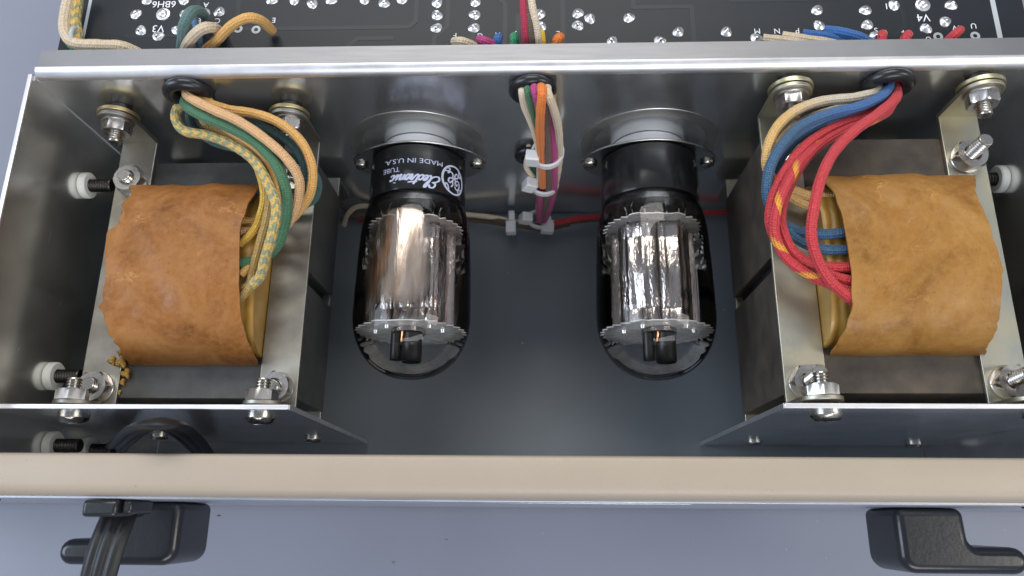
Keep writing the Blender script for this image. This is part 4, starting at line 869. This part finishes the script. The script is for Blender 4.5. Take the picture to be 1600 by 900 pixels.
# ------------------------------------------------------------------ circuit board
pcb = thing('circuit_board', (0, 60, 98.4), 'black circuit board with rows of shiny solder joints and white letters behind the chassis wall', 'circuit board')
MB().box(-151.0, 148.6, 9.2, 130, 98.4, 99.9).obj('board', m_board, pcb)
ZB = 99.9
def flat_text_part(txt, x, y, size):
    me = flat_text(txt, size); org = pcb['_org']
    for v in me.vertices: v.co = Vector(((x-v.co.x-org[0])*S, (y-v.co.y-org[1])*S, (ZB+0.05-org[2])*S))
    me.materials.clear(); me.materials.append(m_ink); o = bpy.data.objects.new('lettering', me); C.objects.link(o); o.parent = pcb
for txt, x_, y_, s_ in DATA['text']: flat_text_part(txt, x_, y_, s_*(0.52 if txt == '6BH6' else 0.66))
for (x0, y0, x1, y1, w_) in ((139.7, 9.3, 139.7, 60, 1.5), (-143.6, 9.3, -143.6, 60, 1.0)):
    MB().box(x0-w_/2, x1+w_/2, y0, y1, ZB, ZB+0.06).obj('printed_line', m_inkg, pcb)
# raised tracks under the lacquer
tr_rnd = random.Random(11)
for pts in ([(-95, 60), (-95, 24), (-93, 22), (-40, 22), (-38, 24), (-38, 60)], [(-20, 60), (-20, 9.4)], [(-32, 9.4), (-32, 18), (-28, 22), (-28, 60)], [(8, 9.4), (8, 36), (20, 40), (20, 60)],
            [(30, 60), (30, 28), (48, 28), (48, 9.4)], [(60, 60), (60, 30), (95, 30), (95, 60)], [(-130, 20), (-110, 20), (-108, 22), (-108, 60)], [(-60, 9.4), (-60, 14), (-56, 18), (-45, 18)], [(-6, 9.4), (-6, 26)], [(-10, 9.4), (-10, 30), (-14, 34)], [(112, 60), (112, 20), (108, 16), (82, 16)]):
    b = MB()
    for si_, ((ax_, ay_), (bx_, by_)) in enumerate(zip(pts, pts[1:])):
        d_ = Vector((bx_-ax_, by_-ay_, 0)).normalized(); n_ = Vector((-d_.y, d_.x, 0))*0.7; A = Vector((ax_, ay_, ZB)); B_ = Vector((bx_, by_, ZB))
        lift = Vector((0, 0, 0.004+0.006*si_)); A += lift; B_ += lift; z_ = Vector((0, 0, 0.040+0.006*si_)); A -= d_*0.3; B_ += d_*0.3
        b.add([A+n_, A-n_, B_-n_, B_+n_, A+n_+z_, A-n_+z_, B_-n_+z_, B_+n_+z_], [(0,3,2,1),(4,5,6,7),(0,1,5,4),(1,2,6,5),(2,3,7,6),(3,0,4,7)])
    b.obj('copper_track', m_trace, pcb)
def joint_mesh(q):
    r = random.Random(q); bend = r.uniform(-0.5, 0.5)
    b = MB().lathe([(1.85, 0), (1.82, 0.15), (1.6, 0.34), (1.15, 0.55), (0.7, 0.85), (0.48, 1.1), (0.4, 1.35), (0.01, 1.42)], 'z', 22, rfun=lambda t, h: 1+0.07*math.sin(2*t+q)+0.06*math.sin(3*t+2*q))
    b.v = [(x_+bend*max(0, z_-0.4)**1.3*0.5, y_+0.3*math.sin(q)*max(0, z_-0.4), z_) for x_, y_, z_ in b.v]
    return b.mesh('solder_joint', m_solder, True, angle=60)
JM = [joint_mesh(q) for q in range(5)]
for i, (x_, y_) in enumerate(DATA['solder']): put('solder_joint', JM[i % 5], pcb, (x_, y_, ZB), (0, 0, i*1.7))
BIG = MB().lathe([(2.3, 0), (2.2, 0.25), (1.9, 0.35), (1.6, 0.35), (1.35, 0.9), (0.8, 1.25), (0.01, 1.3)], 'z', 28).mesh('centre_pin', m_solder, True, angle=40)
for x_, y_ in DATA['big']: put('centre_pin', BIG, pcb, (x_, y_, ZB))
RING = MB().lathe([(0.65, 0.02), (1.45, 0.02), (1.45, 0.1), (0.65, 0.1)], 'z', 24, closed=True).mesh('pad_ring', m_inkg)
for x_, y_ in DATA['ring']: put('pad_ring', RING, pcb, (x_, y_, ZB))

# ------------------------------------------------------------------ cord hooks, power cord
def hook(sgn, label):
    """L shaped black hook: a block standing out of the face with a finger turned outward"""
    t = thing('cord_hook', (sgn*104, -121, 55), label, 'cord hook', 'black plastic cord hooks on the front panel')
    xi, xo, xn = (101.5, 119, 135.5) if sgn < 0 else (98.5, 117.5, 132.5)
    def arc(cx_, cy_, r, a0, a1, n=6): return [(cx_+r*math.cos(math.radians(a0+(a1-a0)*k/n)), cy_+r*math.sin(math.radians(a0+(a1-a0)*k/n))) for k in range(n+1)]
    p = [(xi, -121.0)]+arc(xi+4.5, -133.7, 4.5, 180, 270)+arc(xn-3.4, -134.7, 3.5, -90, 90, 8)+arc(xo+2.5, -128.7, 2.5, 270, 180, 5)+[(xo-0.3, -121.0)]
    p = [(sgn*a, b) for a, b in p]
    o = MB().prism(p, 'z', 58, 80).obj('hook_body', m_plastic, t, bevel=2.3, seg=6)
hook(-1, 'left black plastic cord hook, its finger pointing left under the power cord')
hook(1, 'right black plastic cord hook with nothing wound on it, finger pointing right')
sec = []
for k in range(60):
    a = 2*math.pi*k/60; x_, y_ = 1.0*math.cos(a), 0.40*math.sin(a)
    sec.append((y_*(1.0-0.34*abs(math.sin(x_*math.pi*1.5))**0.6*(abs(x_) < 0.98) if False else 1.0)*(0.45+0.55*abs(math.cos(x_*math.pi*1.5))**0.6), x_))
pc = thing('power_cord', (-118, -128, 80), 'black flat power cord looping inside the panel and hanging over the left hook', 'power cord')
MB().sweep(PATHS['cord_out'], 4.9, section=sec, step=1.5, flat=(0, 0.3, 1)).obj('outer_cord', m_cord, pc, smooth=True, angle=70)
MB().sweep(PATHS['cord_loop'], 3.8, section=sec, step=1.5, flat=(0, 1, 0.2)).obj('inner_loop', m_cord, pc, smooth=True, angle=70)
sr = thing('strain_relief', (-119, -124, 96), 'black moulded strain relief clamping the power cord at the front panel', 'strain relief')
MB().box(-114.5, -105.5, -125.2, -121.0, 92, 107.2).obj('clamp_body', m_plastic, sr, bevel=1.0, seg=3)
MB().box(-105.2, -102.6, -124.4, -121.0, 94, 105.5).obj('clamp_tongue', m_plastic, sr, bevel=0.8, seg=3)

# tidy: drop the helper property
for o in bpy.data.objects:
    if '_org' in o: del o['_org']
